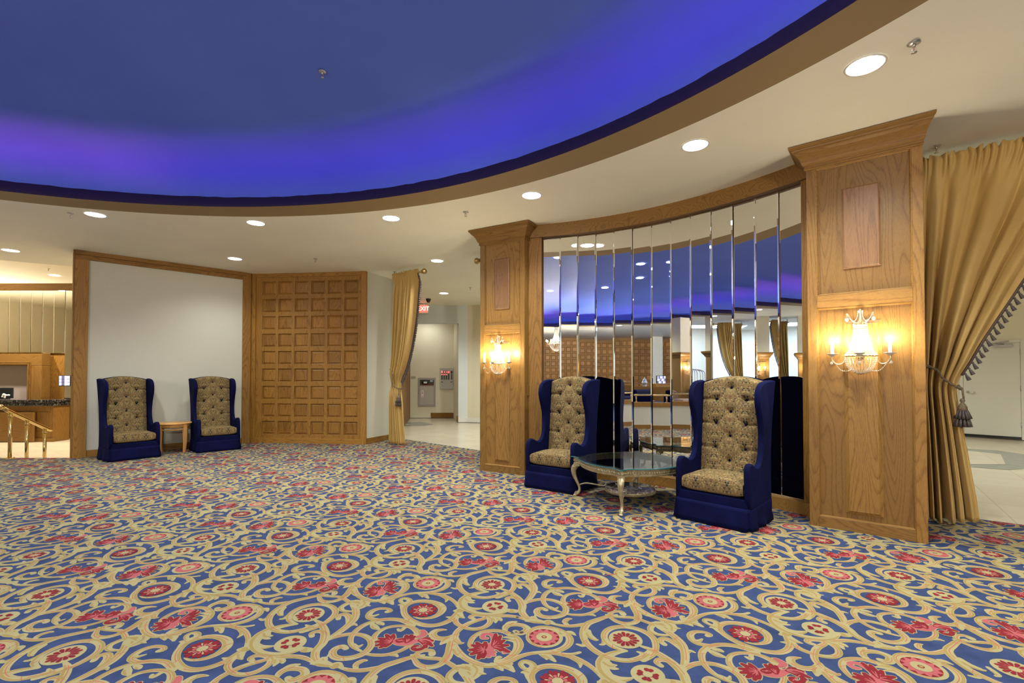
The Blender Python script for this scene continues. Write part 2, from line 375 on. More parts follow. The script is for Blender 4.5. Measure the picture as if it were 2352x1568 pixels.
# ------------------------------------------------------------------ floors
CARPET = [(-10.5,-13),(13,-13),(13,-1.93),(4.74,4.45),(4.39,4.72),(3.4,5.6),(2.2,7.3),(.4,7.9),(-.596,8.93),(-2.215,10.4),(-2.7,10.85),(-5.4,10.5),(-7.45,8.12),(-10.5,8.12)]
def inside(x, y, P=CARPET):
    c = False; j = len(P)-1
    for i in range(len(P)):
        if (P[i][1] > y) != (P[j][1] > y) and x < (P[j][0]-P[i][0])*(y-P[i][1])/(P[j][1]-P[i][1])+P[i][0]: c = not c
        j = i
    return c
CP_S=[
([(-1016, 3147), (-998, 3093), (-963, 3036), (-913, 2991), (-854, 2962), (-801, 2967), (-744, 2991), (-685, 3036), (-621, 3064), (-516, 3078), (-452, 3120), (-424, 3180), (-434, 3237), (-482, 3290), (-556, 3312), (-612, 3290), (-635, 3237), (-633, 3180), (-602, 3131), (-551, 3113)],[10, 16, 18, 18, 18, 17, 17, 15, 13, 17, 19, 20, 17, 15, 14, 13, 12, 10, 8, 4],'lw'),
([(-74, 2332), (-21, 2364), (17, 2413), (34, 2477), (21, 2537), (-13, 2582), (-58, 2611), (-111, 2617), (-162, 2601), (-200, 2556), (-213, 2507), (-213, 2471), (-199, 2442)],[8, 14, 20, 25, 23, 18, 15, 15, 15, 15, 14, 12, 6],'lw'),
([(28, 2531), (-6, 2550), (-47, 2550)],[14, 16, 4],''),
([(24, 2507), (1, 2519), (-34, 2525)],[14, 12, 3],''),
([(-621, 3064), (-513, 3060), (-440, 3036), (-383, 2991), (-340, 2933), (-312, 2868)],[6, 13, 17, 15, 13, 12],'lw'),
([(-504, 3060), (-433, 3054), (-388, 3070)],[12, 11, 9],''),
([(-444, 3036), (-401, 2991), (-404, 2942)],[14, 15, 3],''),
([(-584, 3064), (-546, 3036), (-518, 2996)],[10, 17, 8],''),
([(-594, 3066), (-565, 3036), (-555, 3006)],[8, 14, 4],''),
([(-333, 2836), (-316, 2839), (-299, 2843), (-275, 2850)],[12, 24, 26, 12],'b'),
([(-308, 2832), (-314, 2788), (-340, 2759), (-377, 2765)],[20, 26, 18, 3],''),
([(-309, 2814), (-291, 2771), (-267, 2750)],[20, 17, 3],''),
([(-315, 2797), (-334, 2746), (-381, 2693), (-439, 2669), (-502, 2681), (-565, 2726), (-610, 2780), (-634, 2841), (-636, 2895), (-605, 2938), (-554, 2957), (-494, 2947), (-440, 2914), (-411, 2863), (-415, 2810), (-443, 2767), (-482, 2749), (-523, 2748), (-561, 2767)],[14, 18, 18, 18, 18, 18, 18, 18, 18, 18, 19, 21, 24, 24, 20, 16, 12, 9, 5],'lw'),
([(-631, 2832), (-646, 2886), (-637, 2923), (-623, 2952), (-636, 2981), (-666, 2993), (-683, 2971), (-667, 2938), (-648, 2933)],[14, 20, 20, 18, 16, 15, 13, 12, 9],''),
([(-638, 2886), (-665, 2909), (-684, 2905)],[16, 14, 3],''),
([(309, 3223), (325, 3232), (305, 3257), (256, 3261), (221, 3232), (213, 3186), (232, 3147), (284, 3131), (337, 3137), (384, 3133)],[15, 15, 13, 15, 18, 18, 17, 13, 9, 6],'l'),
([(220, 3175), (244, 3173), (271, 3195)],[12, 13, 4],''),
([(493, 3067), (460, 3094), (407, 3128), (337, 3137), (268, 3115), (222, 3073), (197, 3016), (191, 2957), (205, 2900), (237, 2855), (281, 2823)],[14, 18, 18, 17, 17, 17, 16, 15, 14, 12, 8],'lw'),
([(261, 3088), (286, 3052), (320, 3026)],[12, 20, 6],''),
([(290, 3099), (313, 3088), (330, 3073)],[12, 16, 5],'t'),
([(226, 2882), (254, 2859), (274, 2884)],[11, 12, 4],''),
([(79, 2924), (105, 2952), (147, 2974), (193, 2981), (250, 2967), (296, 2928), (318, 2873), (306, 2810), (268, 2772), (216, 2759), (170, 2772), (145, 2810), (149, 2847), (176, 2864), (199, 2846)],[8, 15, 16, 16, 16, 17, 18, 19, 19, 19, 19, 19, 18, 17, 15],'lw'),
([(151, 2806), (137, 2789), (133, 2769)],[10, 9, 3],''),
([(301, 2802), (354, 2789), (414, 2790), (475, 2823), (514, 2873), (533, 2928)],[8, 12, 13, 13, 13, 12],'l'),
([(539, 2962), (525, 3006), (481, 3052), (413, 3065), (355, 3047), (323, 3006), (312, 2957), (331, 2917)],[20, 18, 14, 13, 13, 14, 15, 7],'l'),
([(453, 3052), (434, 3016), (418, 3031)],[10, 13, 8],''),
([(427, 2793), (461, 2789), (479, 2772)],[10, 12, 4],''),
([(-70, 3126), (-22, 3088), (20, 3026), (51, 2957), (63, 2891), (57, 2828), (77, 2767), (112, 2727)],[9, 16, 21, 23, 23, 21, 19, 12],'l'),
([(62, 2938), (29, 2996), (-8, 3008), (-31, 2988), (-19, 2959)],[12, 17, 17, 15, 14],'l'),
([(-123, 3445), (-177, 3428), (-243, 3389), (-306, 3345), (-339, 3273), (-348, 3192), (-327, 3115), (-284, 3052), (-220, 3011), (-151, 3003), (-83, 3036), (-32, 3083)],[8, 14, 18, 20, 20, 19, 18, 18, 18, 17, 16, 15],'lw'),
([(-816, 3661), (-753, 3710), (-717, 3787), (-712, 3869), (-755, 3936), (-825, 3971), (-896, 3962), (-946, 3919), (-965, 3852), (-938, 3780), (-880, 3740)],[15, 15, 17, 18, 18, 18, 18, 18, 17, 15, 10],'lw'),
([(-314, 3273), (-315, 3226), (-291, 3186), (-274, 3183)],[14, 18, 13, 3],''),
([(-344, 3180), (-360, 3131), (-392, 3142)],[12, 13, 7],''),
([(-244, 3203), (-254, 3147), (-280, 3138)],[10, 12, 5],''),
([(-110, 3021), (-78, 3052), (-105, 3078)],[10, 15, 4],''),
([(-880, 3740), (-933, 3725), (-982, 3694), (-1018, 3642), (-1020, 3570), (-986, 3508), (-932, 3467), (-859, 3451), (-793, 3465), (-749, 3504)],[9, 17, 24, 30, 28, 22, 18, 17, 16, 14],''),
([(-289, 3018), (-260, 2966), (-225, 2964)],[20, 20, 4],''),
([(-276, 2966), (-250, 2941), (-224, 2934)],[18, 14, 4],''),
([(-293, 2900), (-243, 2860), (-201, 2860), (-177, 2869)],[14, 20, 14, 6],''),
([(-29, 2852), (-6, 2836), (20, 2832)],[12, 22, 20],'b'),
([(740, 2977), (725, 2910), (726, 2828), (721, 2759), (686, 2705), (637, 2690), (592, 2708), (564, 2750), (542, 2789)],[16, 22, 20, 18, 17, 17, 16, 13, 8],'lw'),
([(641, 2797), (631, 2826), (592, 2825), (563, 2795), (585, 2772), (634, 2763), (686, 2755), (729, 2726), (775, 2684), (801, 2662)],[18, 15, 13, 14, 13, 14, 14, 14, 14, 10],'l'),
([(77, 3309), (120, 3243), (144, 3153), (135, 3078), (112, 3006), (75, 2928)],[14, 20, 22, 21, 19, 16],'lw'),
([(118, 3315), (78, 3337), (42, 3321), (23, 3276), (46, 3238), (85, 3228), (120, 3232)],[14, 17, 17, 16, 14, 11, 8],''),
([(58, 3352), (104, 3346), (140, 3305)],[14, 22, 5],''),
([(79, 3364), (109, 3352), (129, 3333)],[10, 16, 5],''),
([(98, 3327), (123, 3303), (122, 3273)],[14, 16, 5],''),
([(131, 3078), (105, 3162), (72, 3194), (45, 3177), (55, 3140)],[12, 18, 18, 16, 14],'l'),
([(134, 3057), (162, 3083), (186, 3065)],[10, 13, 3],''),
([(-194, 2324), (-169, 2302), (-152, 2271), (-160, 2232), (-183, 2194)],[12, 18, 19, 16, 7],''),
([(-155, 2256), (-140, 2244), (-117, 2238)],[12, 12, 2],''),
([(-98, 2317), (-66, 2299), (-44, 2266)],[10, 22, 6],''),
([(-73, 2322), (-27, 2304), (8, 2259)],[14, 24, 8],''),
([(-58, 2329), (-21, 2324), (6, 2315)],[12, 16, 4],''),
([(-74, 2337), (-65, 2369), (-48, 2369)],[14, 14, 4],''),
([(-36, 2611), (-36, 2648), (-17, 2675), (22, 2680), (62, 2668), (83, 2634), (63, 2600), (39, 2591), (18, 2608)],[11, 18, 20, 18, 18, 20, 20, 20, 15],'l'),
([(-31, 2668), (-10, 2696), (23, 2710)],[14, 18, 8],''),
([(-309, 2569), (-335, 2544), (-371, 2537), (-405, 2550), (-422, 2582), (-410, 2613), (-381, 2624), (-351, 2624)],[12, 17, 19, 21, 21, 18, 12, 4],'l'),
([(-315, 2550), (-342, 2519), (-364, 2486)],[22, 23, 8],''),
([(-304, 2569), (-288, 2519), (-265, 2495), (-245, 2501)],[16, 18, 12, 3],'l'),
([(-307, 2507), (-303, 2550), (-297, 2601), (-275, 2648), (-236, 2696), (-199, 2724), (-160, 2746), (-141, 2771)],[16, 16, 16, 17, 17, 16, 14, 10],'lw'),
([(-145, 2775), (-80, 2775), (-25, 2777), (31, 2762), (88, 2724)],[7, 15, 16, 14, 8],'l'),
([(-117, 2771), (-94, 2738), (-92, 2701)],[10, 18, 6],''),
([(-95, 2768), (-68, 2738), (-59, 2717)],[10, 15, 4],''),
([(-312, 2760), (-318, 2731), (-308, 2696), (-280, 2665), (-238, 2639), (-192, 2634), (-151, 2654), (-125, 2696), (-126, 2738), (-152, 2771), (-192, 2786), (-224, 2781), (-235, 2760), (-217, 2742)],[12, 16, 16, 15, 15, 16, 16, 16, 16, 16, 16, 16, 15, 13],'lw'),
([(77, 2717), (117, 2724), (160, 2710), (185, 2703)],[6, 26, 20, 12],''),
([(104, 2742), (123, 2760), (140, 2731)],[12, 16, 8],''),
([(174, 2703), (192, 2703), (210, 2703), (229, 2694)],[14, 25, 25, 12],'b'),
([(227, 2687), (279, 2668), (332, 2665), (383, 2678), (418, 2696)],[9, 13, 15, 15, 10],'l'),
([(308, 2671), (294, 2710), (316, 2740), (341, 2742)],[10, 15, 14, 4],'l'),
([(281, 2588), (313, 2596), (338, 2567)],[14, 18, 3],''),
([(272, 2569), (256, 2578), (239, 2572)],[12, 12, 3],''),
([(-305, 2531), (-310, 2471), (-313, 2402), (-325, 2348), (-339, 2317)],[26, 24, 20, 18, 14],'l'),
([(-306, 2448), (-286, 2442), (-269, 2408), (-253, 2386)],[18, 22, 20, 18],''),
]
CP_R=[
([(-133, 2540), (-152, 2544), (-153, 2572), (-133, 2583), (-105, 2569), (-90, 2525), (-98, 2480), (-130, 2453), (-148, 2425)],[9, 12, 12, 11, 13, 16, 18, 18, 18],4),
([(-98, 2468), (-89, 2522), (-87, 2578)],[8, 15, 9],3),
([(-98, 2468), (-76, 2514), (-61, 2561)],[8, 15, 9],3),
([(-98, 2468), (-67, 2493), (-42, 2519)],[8, 15, 9],3),
([(-98, 2468), (-57, 2471), (-22, 2474)],[8, 15, 9],3),
([(-98, 2468), (-53, 2442), (-16, 2416)],[8, 15, 9],3),
([(-91, 2456), (-68, 2448), (-57, 2425)],[8, 14, 8],3),
([(-39, 2408), (-22, 2413)],[8, 5],4),
([(-140, 2430), (-160, 2465), (-180, 2496)],[8, 16, 10],3),
([(-140, 2430), (-139, 2466), (-137, 2498)],[8, 16, 10],3),
([(-140, 2430), (-169, 2454), (-199, 2474)],[8, 16, 10],3),
([(-140, 2430), (-175, 2434), (-209, 2433)],[8, 16, 10],3),
([(-140, 2430), (-170, 2415), (-199, 2396)],[8, 16, 10],3),
([(-140, 2430), (-152, 2397), (-164, 2360)],[8, 16, 10],3),
([(-140, 2430), (-141, 2402), (-141, 2369)],[8, 16, 10],3),
([(-141, 2428), (-127, 2401), (-113, 2375)],[12, 18, 10],4),
([(-141, 2428), (-115, 2408), (-90, 2388)],[12, 18, 10],4),
([(-141, 2428), (-114, 2420), (-88, 2413)],[12, 18, 10],4),
([(-141, 2428), (-116, 2436), (-90, 2445)],[12, 18, 10],4),
([(413, 2914), (410, 2943), (407, 2972)],[8, 15, 9],3),
([(413, 2914), (391, 2943), (370, 2972)],[8, 15, 9],3),
([(413, 2914), (378, 2925), (343, 2936)],[8, 15, 9],3),
([(413, 2914), (374, 2910), (336, 2905)],[8, 15, 9],3),
([(413, 2914), (380, 2892), (347, 2871)],[8, 15, 9],3),
([(413, 2914), (392, 2883), (371, 2853)],[8, 15, 9],3),
([(413, 2914), (404, 2888), (395, 2862)],[8, 15, 9],3),
([(424, 2914), (442, 2914)],[12, 22],4),
([(422, 2914), (452, 2896), (496, 2891), (539, 2911), (585, 2919), (625, 2900)],[12, 20, 20, 16, 13, 5],4),
([(438, 2919), (463, 2933), (477, 2914), (453, 2902), (437, 2914)],[7, 8, 8, 8, 7],3),
([(493, 2900), (486, 2931), (478, 2962)],[10, 16, 10],3),
([(493, 2900), (498, 2933), (504, 2967)],[10, 16, 10],3),
([(493, 2900), (506, 2926), (520, 2952)],[10, 16, 10],3),
([(493, 2900), (509, 2910), (525, 2919)],[10, 16, 10],3),
([(554, 2919), (584, 2934), (602, 2938)],[8, 14, 8],3),
([(554, 2919), (595, 2922), (624, 2914)],[8, 14, 8],3),
([(554, 2919), (598, 2899), (629, 2868)],[8, 14, 8],3),
([(554, 2919), (584, 2892), (602, 2855)],[8, 14, 8],3),
([(538, 2952), (568, 2972), (557, 3006), (542, 3016)],[10, 16, 13, 5],4),
([(558, 2967), (586, 2981)],[14, 4],4),
([(596, 2886), (588, 2850), (559, 2832), (538, 2846), (543, 2864), (559, 2865)],[9, 11, 12, 13, 11, 8],3),
]
CP_F= {'A': (-0.52, 2.841), 'D': (-0.133, 3.188), 'E': (-0.101, 2.891), 'C': (0.169, 2.551)}

def pile(name, col, var=.22, sc=420):
    m, nt, p = newmat(name); p.inputs['Roughness'].default_value = .95; p.inputs['Specular IOR Level'].default_value = .1
    a = node(nt, 'ShaderNodeTexNoise', i_Scale=sc, i_Detail=2.0); nt.links.new(coords(nt, rand=False), a.inputs[0])
    b = node(nt, 'ShaderNodeTexNoise', i_Scale=9.0, i_Detail=4.0); nt.links.new(coords(nt, rand=False), b.inputs[0])
    mx = node(nt, 'ShaderNodeMix', data_type='FLOAT', i_0=.4); nt.links.new(a.outputs[0], mx.inputs[2]); nt.links.new(b.outputs[0], mx.inputs[3])
    r = ramp(nt, mx.outputs[0], [(.36, tuple(c*(1-var) for c in col)), (.64, tuple(min(1,c*(1+var)) for c in col))])
    nt.links.new(r.outputs[0], p.inputs['Base Color'])
    return m
CPM = [pile('carpet_blue_pile', (.031,.047,.117), .35), pile('carpet_cream_pile', (.305,.258,.130), .1), pile('carpet_tan_pile', (.27,.19,.068), .12),
       pile('carpet_dark_red_pile', (.17,.016,.022), .2), pile('carpet_rose_pile', (.34,.085,.090), .15), pile('carpet_red_line', (.38,.12,.065), .1), pile('carpet_stain', (.05,.05,.045), .3)]
LA = (.7245, -.6575); LB = (1.0355, .3990)
ZL = {1:.0006, 2:.0010, 5:.0014, 4:.0018, 3:.0022}
def ribbon(out, P, hw, mat, step):
    """flat tapered ribbon along P (x,y,halfwidth)"""
    L = []
    C_ = [(x, y, h) for (x, y), h in zip(P, hw)]
    n_ = max(2, int(step))
    L = crom(C_, n_)
    v = []
    for i, (x, y, h) in enumerate(L):
        a = L[max(i-1,0)]; b = L[min(i+1,len(L)-1)]
        dx, dy = b[0]-a[0], b[1]-a[1]; l = math.hypot(dx, dy) or 1e-9
        nx, ny = -dy/l, dx/l; h = max(h, .0008)
        v += [(x+nx*h, y+ny*h), (x-nx*h, y-ny*h)]
    out.append((v, [(2*i, 2*i+1, 2*i+3, 2*i+2) for i in range(len(L)-1)], mat))
    # rounded ends
    for e, s_ in ((0, 1), (len(L)-1, -1)):
        x, y, h = L[e]
        if h < .006: continue
        c = [(x+h*math.cos(2*PI*k/10), y+h*math.sin(2*PI*k/10)) for k in range(10)]
        out.append((c, [tuple(range(10))], mat))
    return L
def offset(L, k):
    r = []
    for i, (x, y, h) in enumerate(L):
        a = L[max(i-1,0)]; b = L[min(i+1,len(L)-1)]
        dx, dy = b[0]-a[0], b[1]-a[1]; l = math.hypot(dx, dy) or 1e-9
        r.append((x-dy/l*h*k, y+dx/l*h*k, h))
    return r
def petal(out, c, a, r0, r1, w, mt, tip=.55):
    d = (math.cos(a), math.sin(a)); t = (-d[1], d[0]); L = r1-r0
    prof = [(r0, w*.30), (r0+L*.35, w*.62), (r0+L*.65, w), (r0+L*.88, w*.85), (r1, w*tip*.5)]
    v = [(c[0]+d[0]*q+t[0]*ww, c[1]+d[1]*q+t[1]*ww) for q, ww in prof] + [(c[0]+d[0]*q-t[0]*ww, c[1]+d[1]*q-t[1]*ww) for q, ww in reversed(prof)]
    out.append((v, [tuple(range(len(v)))], mt))
def flower(out, c, n, r, rin, rc, tier='A'):
    if tier == 'A':
        for k in range(n):          # two-lobed dark petals, rose at the root, cream slits between them
            a = 2*PI*k/n + .2
            for s_ in (-.17, .17): petal(out, c, a+s_, rin, r*(1.02 if s_ > 0 else .95), r*.155, 3, .75)
            petal(out, c, a, rin, r*.55, r*.10, 3.5)
            petal(out, c, a+PI/n, rin+r*.10, r*.72, r*.055, 3.9, .9)
    elif tier == 'D':
        for k in range(n):
            a = 2*PI*k/n + .2; petal(out, c, a, rin, r*(1 if k % 2 else .9), r*.145, 3)
        disc(out, c, r*.50, 3.5, 20)
    else:
        for k in range(n):
            a = 2*PI*k/n + (.12 if k % 2 else -.12); petal(out, c, a, rin, r, r*.24, 3)
    disc(out, c, rc, 4.02, 18)
def disc(out, c, r, mat, n=28):
    out.append(([(c[0]+r*math.cos(2*PI*k/n), c[1]+r*math.sin(2*PI*k/n)) for k in range(n)], [tuple(range(n))], mat))
def motif(step):
    o = []
    mm = .001
    for pts, hw, fl in CP_S:
        P = [(x*mm, y*mm) for x, y in pts]; H = [h*mm*1.06 for h in hw]
        L = ribbon(o, P, H, 1, step)
        if len(L) < 8: continue
        if max(H) > .0125:      # tan shading along one edge
            Ls = offset(L, -.52)
            ribbon(o, [(x,y) for x,y,h in Ls[2:-2:2]], [h*.30 for x,y,h in Ls[2:-2:2]], 2, 1)
        if 'b' in fl:
            q = L[len(L)//2]; disc(o, (q[0], q[1]), .016, 2, 12)
        if 'l' in fl:
            Lr = offset(L, .22); i = 3
            while i < len(Lr)-6:
                n2 = min(len(Lr)-2, i + 9 + (i*7) % 8)
                ribbon(o, [(x,y) for x,y,h in Lr[i:n2]], [.0021]*(n2-i), 5, 1)
                i = n2 + 4
        if 'w' in fl and step > 3:
            i = 6
            while i < len(L)-4:
                x, y, h = L[i]; a = L[i-1]; b = L[i+1]
                dx, dy = b[0]-a[0], b[1]-a[1]; l = math.hypot(dx, dy) or 1e-9; dx/=l; dy/=l
                ribbon(o, [(x-dy*h*.95-dx*.012, y+dx*h*.95-dy*.012), (x-dx*.002, y-dy*.002), (x+dy*h*.95+dx*.012, y-dx*h*.95+dy*.012)], [.0014,.0022,.0014], 5, 2)
                i += 15
    for pts, hw, mt in CP_R:
        P = [(x*mm, y*mm) for x, y in pts]
        ribbon(o, P, [h*mm+.005 for h in hw], 1.5, step)
        ribbon(o, P, [h*mm*1.05 for h in hw], mt, step)
        if mt == 3:
            ribbon(o, [P[0], P[len(P)//2]], [.003,.002], 3.5, 2)
    for k, c in CP_F.items():
        if k == 'A': flower(o, c, 8, .083, .022, .026, 'A')
        if k == 'D': disc(o, c, .086, 1.2, 32); flower(o, c, 14, .071, .02, .024, 'D')
        if k == 'E': disc(o, c, .077, 1.2, 32); flower(o, c, 8, .050, .018, .022, 'E')
        if k == 'C':
            disc(o, c, .098, 1.2, 36); disc(o, c, .079, 3.6, 36)
            for j in range(12):
                a = 2*PI*j/12
                vv = [(c[0]+.079*math.cos(a+t), c[1]+.079*math.sin(a+t)) for t in (-.22,-.11,0,.11,.22)] + [(c[0]+.060*math.cos(a), c[1]+.060*math.sin(a))]
                o.append((vv, [tuple(range(6))], 3.8))
            disc(o, c, .042, 3.9, 24); disc(o, c, .014, 4.05, 14); disc(o, c, .009, 4.1, 12)
    return o
LAYER = {1:(.0006,1), 1.2:(.0008,1), 1.5:(.0009,1), 2:(.0010,2), 5:(.0012,5), 4:(.0015,4), 3:(.0018,3), 3.5:(.0021,4), 1.9:(.0024,1), 3.6:(.0014,4), 3.8:(.0017,3), 3.9:(.0022,1), 4.02:(.0026,1), 4.05:(.0024,3), 4.1:(.0029,2)}
def flat_motif(step):
    V, F, Mi = [], [], []; q_ = 0
    for v, f, mt in motif(step):
        z, mi_ = LAYER[mt]; b = len(V); z += (q_ % 97)*.000006; q_ += 1
        V += [(x, y, z + (i_//2)*1.5e-6) for i_, (x, y) in enumerate(v)]
        for q in f: F.append(tuple(i+b for i in q)); Mi.append(mi_)
    return V, F, Mi
near_m = flat_motif(4); far_m = flat_motif(2)
cp = MB()
cp.add([(x, y, 0) for x, y in CARPET] , [tuple(range(len(CARPET)))], 0)
for i in range(-22, 23):
    for j in range(-18, 19):
        ox = i*LA[0] + j*LB[0]; oy = i*LA[1] + j*LB[1]
        x, y = ox-.3, oy+2.9
        if not (-9.6 < x < 6.5 and -2.2 < y < 11.2): continue
        vis = (y > .5 and abs(x) < 1.25*y+1.2)
        mir = (-5.2 < x < 2.5 and y > -2.2)
        if not (vis or mir): continue
        if not any(inside(x+dx, y+dy) for dx in (-.8,0,.8) for dy in (-.8,0,.8)): continue
        V, F, Mi = near_m if (vis and math.hypot(x, y) < 4.6) else far_m
        allin = all(inside(x+dx, y+dy) for dx in (-.9,-.4,0,.4,.9) for dy in (-.9,-.4,0,.4,.9))
        b = len(cp.v)
        cp.v += [(px+ox, py+oy, pz) for px, py, pz in V]
        if allin:
            cp.f += [tuple(k+b for k in q) for q in F]; cp.m += Mi; cp.s += [False]*len(F)
        else:
            for q, mm_ in zip(F, Mi):
                if all(inside(V[k][0]+ox, V[k][1]+oy) for k in q):
                    cp.f.append(tuple(k+b for k in q)); cp.m.append(mm_); cp.s.append(False)
for x, y, r in ((.03,2.757,.008),(.048,2.703,.006),(.051,2.594,.011),(.005,2.731,.004),(-.035,2.588,.004),(.001,2.588,.006),(.022,2.598,.006)):
    cp.add([(x+r*math.cos(k*.7)*(1+.3*math.sin(k*2.1)), y+r*.8*math.sin(k*.7), .0042) for k in range(9)], [tuple(range(9))], 6)
carpet = cp.build('floor', CPM)
struct(carpet, 'blue carpet patterned with cream scrolls and red flowers')
# stone tile in the halls
m, nt, p = newmat('cream_stone_tile')
p.inputs['Roughness'].default_value = .22
bt = node(nt, 'ShaderNodeTexBrick', offset=0.0, i_Scale=1.0, i_Color1=(.56,.49,.37,1), i_Color2=(.60,.53,.40,1), i_Mortar=(.42,.34,.25,1))
bt.inputs['Mortar Size'].default_value = .004; bt.inputs['Brick Width'].default_value = .61; bt.inputs['Row Height'].default_value = .61; bt.inputs['Mortar Smooth'].default_value = .2
nt.links.new(coords(nt, rot=(0,0,.62), rand=False), bt.inputs['Vector'])
no = node(nt, 'ShaderNodeTexNoise', i_Scale=2.5, i_Detail=5.0); nt.links.new(coords(nt, rand=False), no.inputs[0])
mx = node(nt, 'ShaderNodeMix', data_type='RGBA', blend_type='MULTIPLY', i_0=.35)
rr = ramp(nt, no.outputs[0], [(.3,(.85,.83,.8)),(.7,(1,1,1))])
nt.links.new(bt.outputs[0], mx.inputs[6]); nt.links.new(rr.outputs[0], mx.inputs[7]); nt.links.new(mx.outputs[2], p.inputs['Base Color'])
M['tile'] = m
M['tile_grey'] = plain('grey_stone_inlay', (.25,.25,.22), .25, noise=.08, nscale=8)
tb = MB()
tb.add([(-5.2,8,-.012),(13,-4,-.012),(13,13.5,-.012),(0,18,-.012),(-5.2,18,-.012)], [(0,1,2,3,4)], 0)
# grey inlay bands seen through the two openings
tb.add([(-3.9,14.25,-.009),(-2.75,14.6,-.009),(-2.25,13.85,-.009),(-2.45,13.5,-.009),(-3.9,13.1,-.009)], [(0,1,2,3,4)], 1)
tb.add([(-3.9,14.0,-.006),(-3.2,14.1,-.006),(-2.85,13.75,-.006),(-3.9,13.4,-.006)], [(0,1,2,3)], 0)
tb.add([(x,y,-.009) for x,y in [(8.41, 9.37), (8.71, 9.2), (9.06, 8.98), (9.07, 8.58), (8.95, 8.21), (8.11, 7.37), (7.6, 7.2), (7.34, 7.12), (6.99, 7.36), (6.71, 7.48)]], [tuple(range(10))], 1)
tb.add([(x,y,-.006) for x,y in [(8.16, 9.09), (8.46, 8.93), (8.64, 8.53), (7.73, 7.56), (7.19, 7.56), (6.88, 7.67)]], [tuple(range(6))], 0)
struct(tb.build('floor_hall', [M['tile'], M['tile_grey']]))
# sunken reception floor and the steps down to it
rb = MB()
rb.box(-18.5,-4.6,8.9,17.6,-.6,-.45)
rb.box(-10.5,-7.2,8.5,8.9,-.6,-.30); rb.box(-10.5,-7.2,8.12,8.5,-.6,-.15)
struct(rb.build('floor_reception', M['tile']))
# ------------------------------------------------------------------ walls
def wall_seg(name, p0, p1, z0, z1, mat, thick=.12):
    T = frame2(p0, p1); L = math.hypot(p1[0]-p0[0], p1[1]-p0[1])
    return struct(MB().box(0, L, 0, thick, z0, z1).build(name, mat, T=T))
tn = [0]
def trim(p0, p1, boxes, mat, bevel=.004):
    """boxes in the wall's frame: (x0,x1,y0,y1,z0,z1)"""
    T = frame2(p0, p1)
    tn[0] += 1
    b = MB()
    for q in boxes: b.box(*q)
    return struct(b.build('trim_%d' % tn[0], mat, T=T, bevel=bevel))
# angled cream panel on the left, framed in oak
LW0, LW1 = (-7.369, 8.079), (-5.5, 9.87)
wall_seg('wall_left', LW0, LW1, -.45, CH, M['wallpaper'], .30)
trim(LW0, LW1, [(.0,.178,-.035,0,0,3.353)], M['oakd_v'])
trim(LW0, LW1, [(2.55,2.70,-.035,.0,0,CH)], M['oakd_v'])
trim(LW0, LW1, [(0,2.55,-.035,0,3.353,3.43),(0,2.60,-.055,0,3.43,CH)], M['oakd_h'])
trim(LW0, LW1, [(.178,2.55,-.018,0,0,.115)], M['oakd_h'])
trim(LW0, LW1, [(-.02,.0,-.035,.03,0,CH),(-.02,.0,.24,.30,-.45,CH)], M['oakd_v'])
# coffered oak wall
PW0, PW1 = (-5.45, 10.0), (-2.951, 9.731)
PL = math.hypot(PW1[0]-PW0[0], PW1[1]-PW0[1])
TP = frame2(PW0, PW1)
def coffers(x0, z0, nx, nz, cw, ch, px, pz, gm, cm, name_frame='panel_grid', X0=None, X1=None, Z0=None, Z1=None, fn=None):
    """raised-and-fielded squares set in a grid of rails and stiles; one mesh"""
    b = MB(); fn = fn or (lambda x, y, z: (x, y, z))
    X0 = x0-.06 if X0 is None else X0; X1 = x0+px*(nx-1)+cw+.06 if X1 is None else X1
    Z0 = z0-.06 if Z0 is None else Z0; Z1 = z0+pz*(nz-1)+ch+.06 if Z1 is None else Z1
    xs = [X0]; zs = [Z0]
    for i in range(nx): xs += [x0+i*px, x0+i*px+cw]
    for j in range(nz): zs += [z0+j*pz, z0+j*pz+ch]
    xs.append(X1); zs.append(Z1)
    for i in range(len(xs)-1):
        for j in range(len(zs)-1):
            if i % 2 == 1 and j % 2 == 1:
                a, c, d, e = xs[i], xs[i+1], zs[j], zs[j+1]
                def rect(k, y): return [fn(a+k, y, d+k), fn(c-k, y, d+k), fn(c-k, y, e-k), fn(a+k, y, e-k)]
                R = [rect(0,0), rect(.004,.024), rect(.012,.028), rect(.042,.010), rect(.046,.012)]
                v = [p for r in R for p in r]
                f = []
                for q in range(4):
                    for k in range(4): f.append((q*4+k, q*4+(k+1) % 4, q*4+4+(k+1) % 4, q*4+4+k))
                f.append((16,17,18,19))
                b.add(v, [t for t in f], 1)
                for q in range(4): b.m[-17+q] = 0
            else:
                a, c, d, e = xs[i], xs[i+1], zs[j], zs[j+1]
                b.add([fn(a,0,d), fn(c,0,d), fn(c,0,e), fn(a,0,e)], [(0,1,2,3)], 0)
    return b
struct(MB().box(0, PL, .03, .15, 0, CH).build('wall_back', M['oakd_v'], T=TP))
cofr = thing('coffered_wall_panel', 'tall oak wall panel of raised squares between white wall and gold curtain', 'wall panel', (PW0[0], PW0[1], 0), math.atan2(PW1[1]-PW0[1], PW1[0]-PW0[0]))
b = coffers(.268, .176, 6, 9, .292, .274, .3555, .3605, None, None, X0=.13, X1=2.41, Z0=.10, Z1=3.42)
b.build('square_panelling', [M['oakd_v'], M['oak_coffer']], cofr)
MB().box(0,.13,-.03,.03,0,CH).build('stile', M['oakd_v'], cofr, .004)
MB().box(2.41,2.52,-.03,.03,0,CH).build('stile', M['oakd_v'], cofr, .004)
MB().box(.13,2.41,-.02,.03,3.42,CH).build('head_rail', M['oakd_h'], cofr, .004)
MB().box(.13,2.41,-.02,.03,0,.10).build('base_rail', M['oakd_h'], cofr, .004)
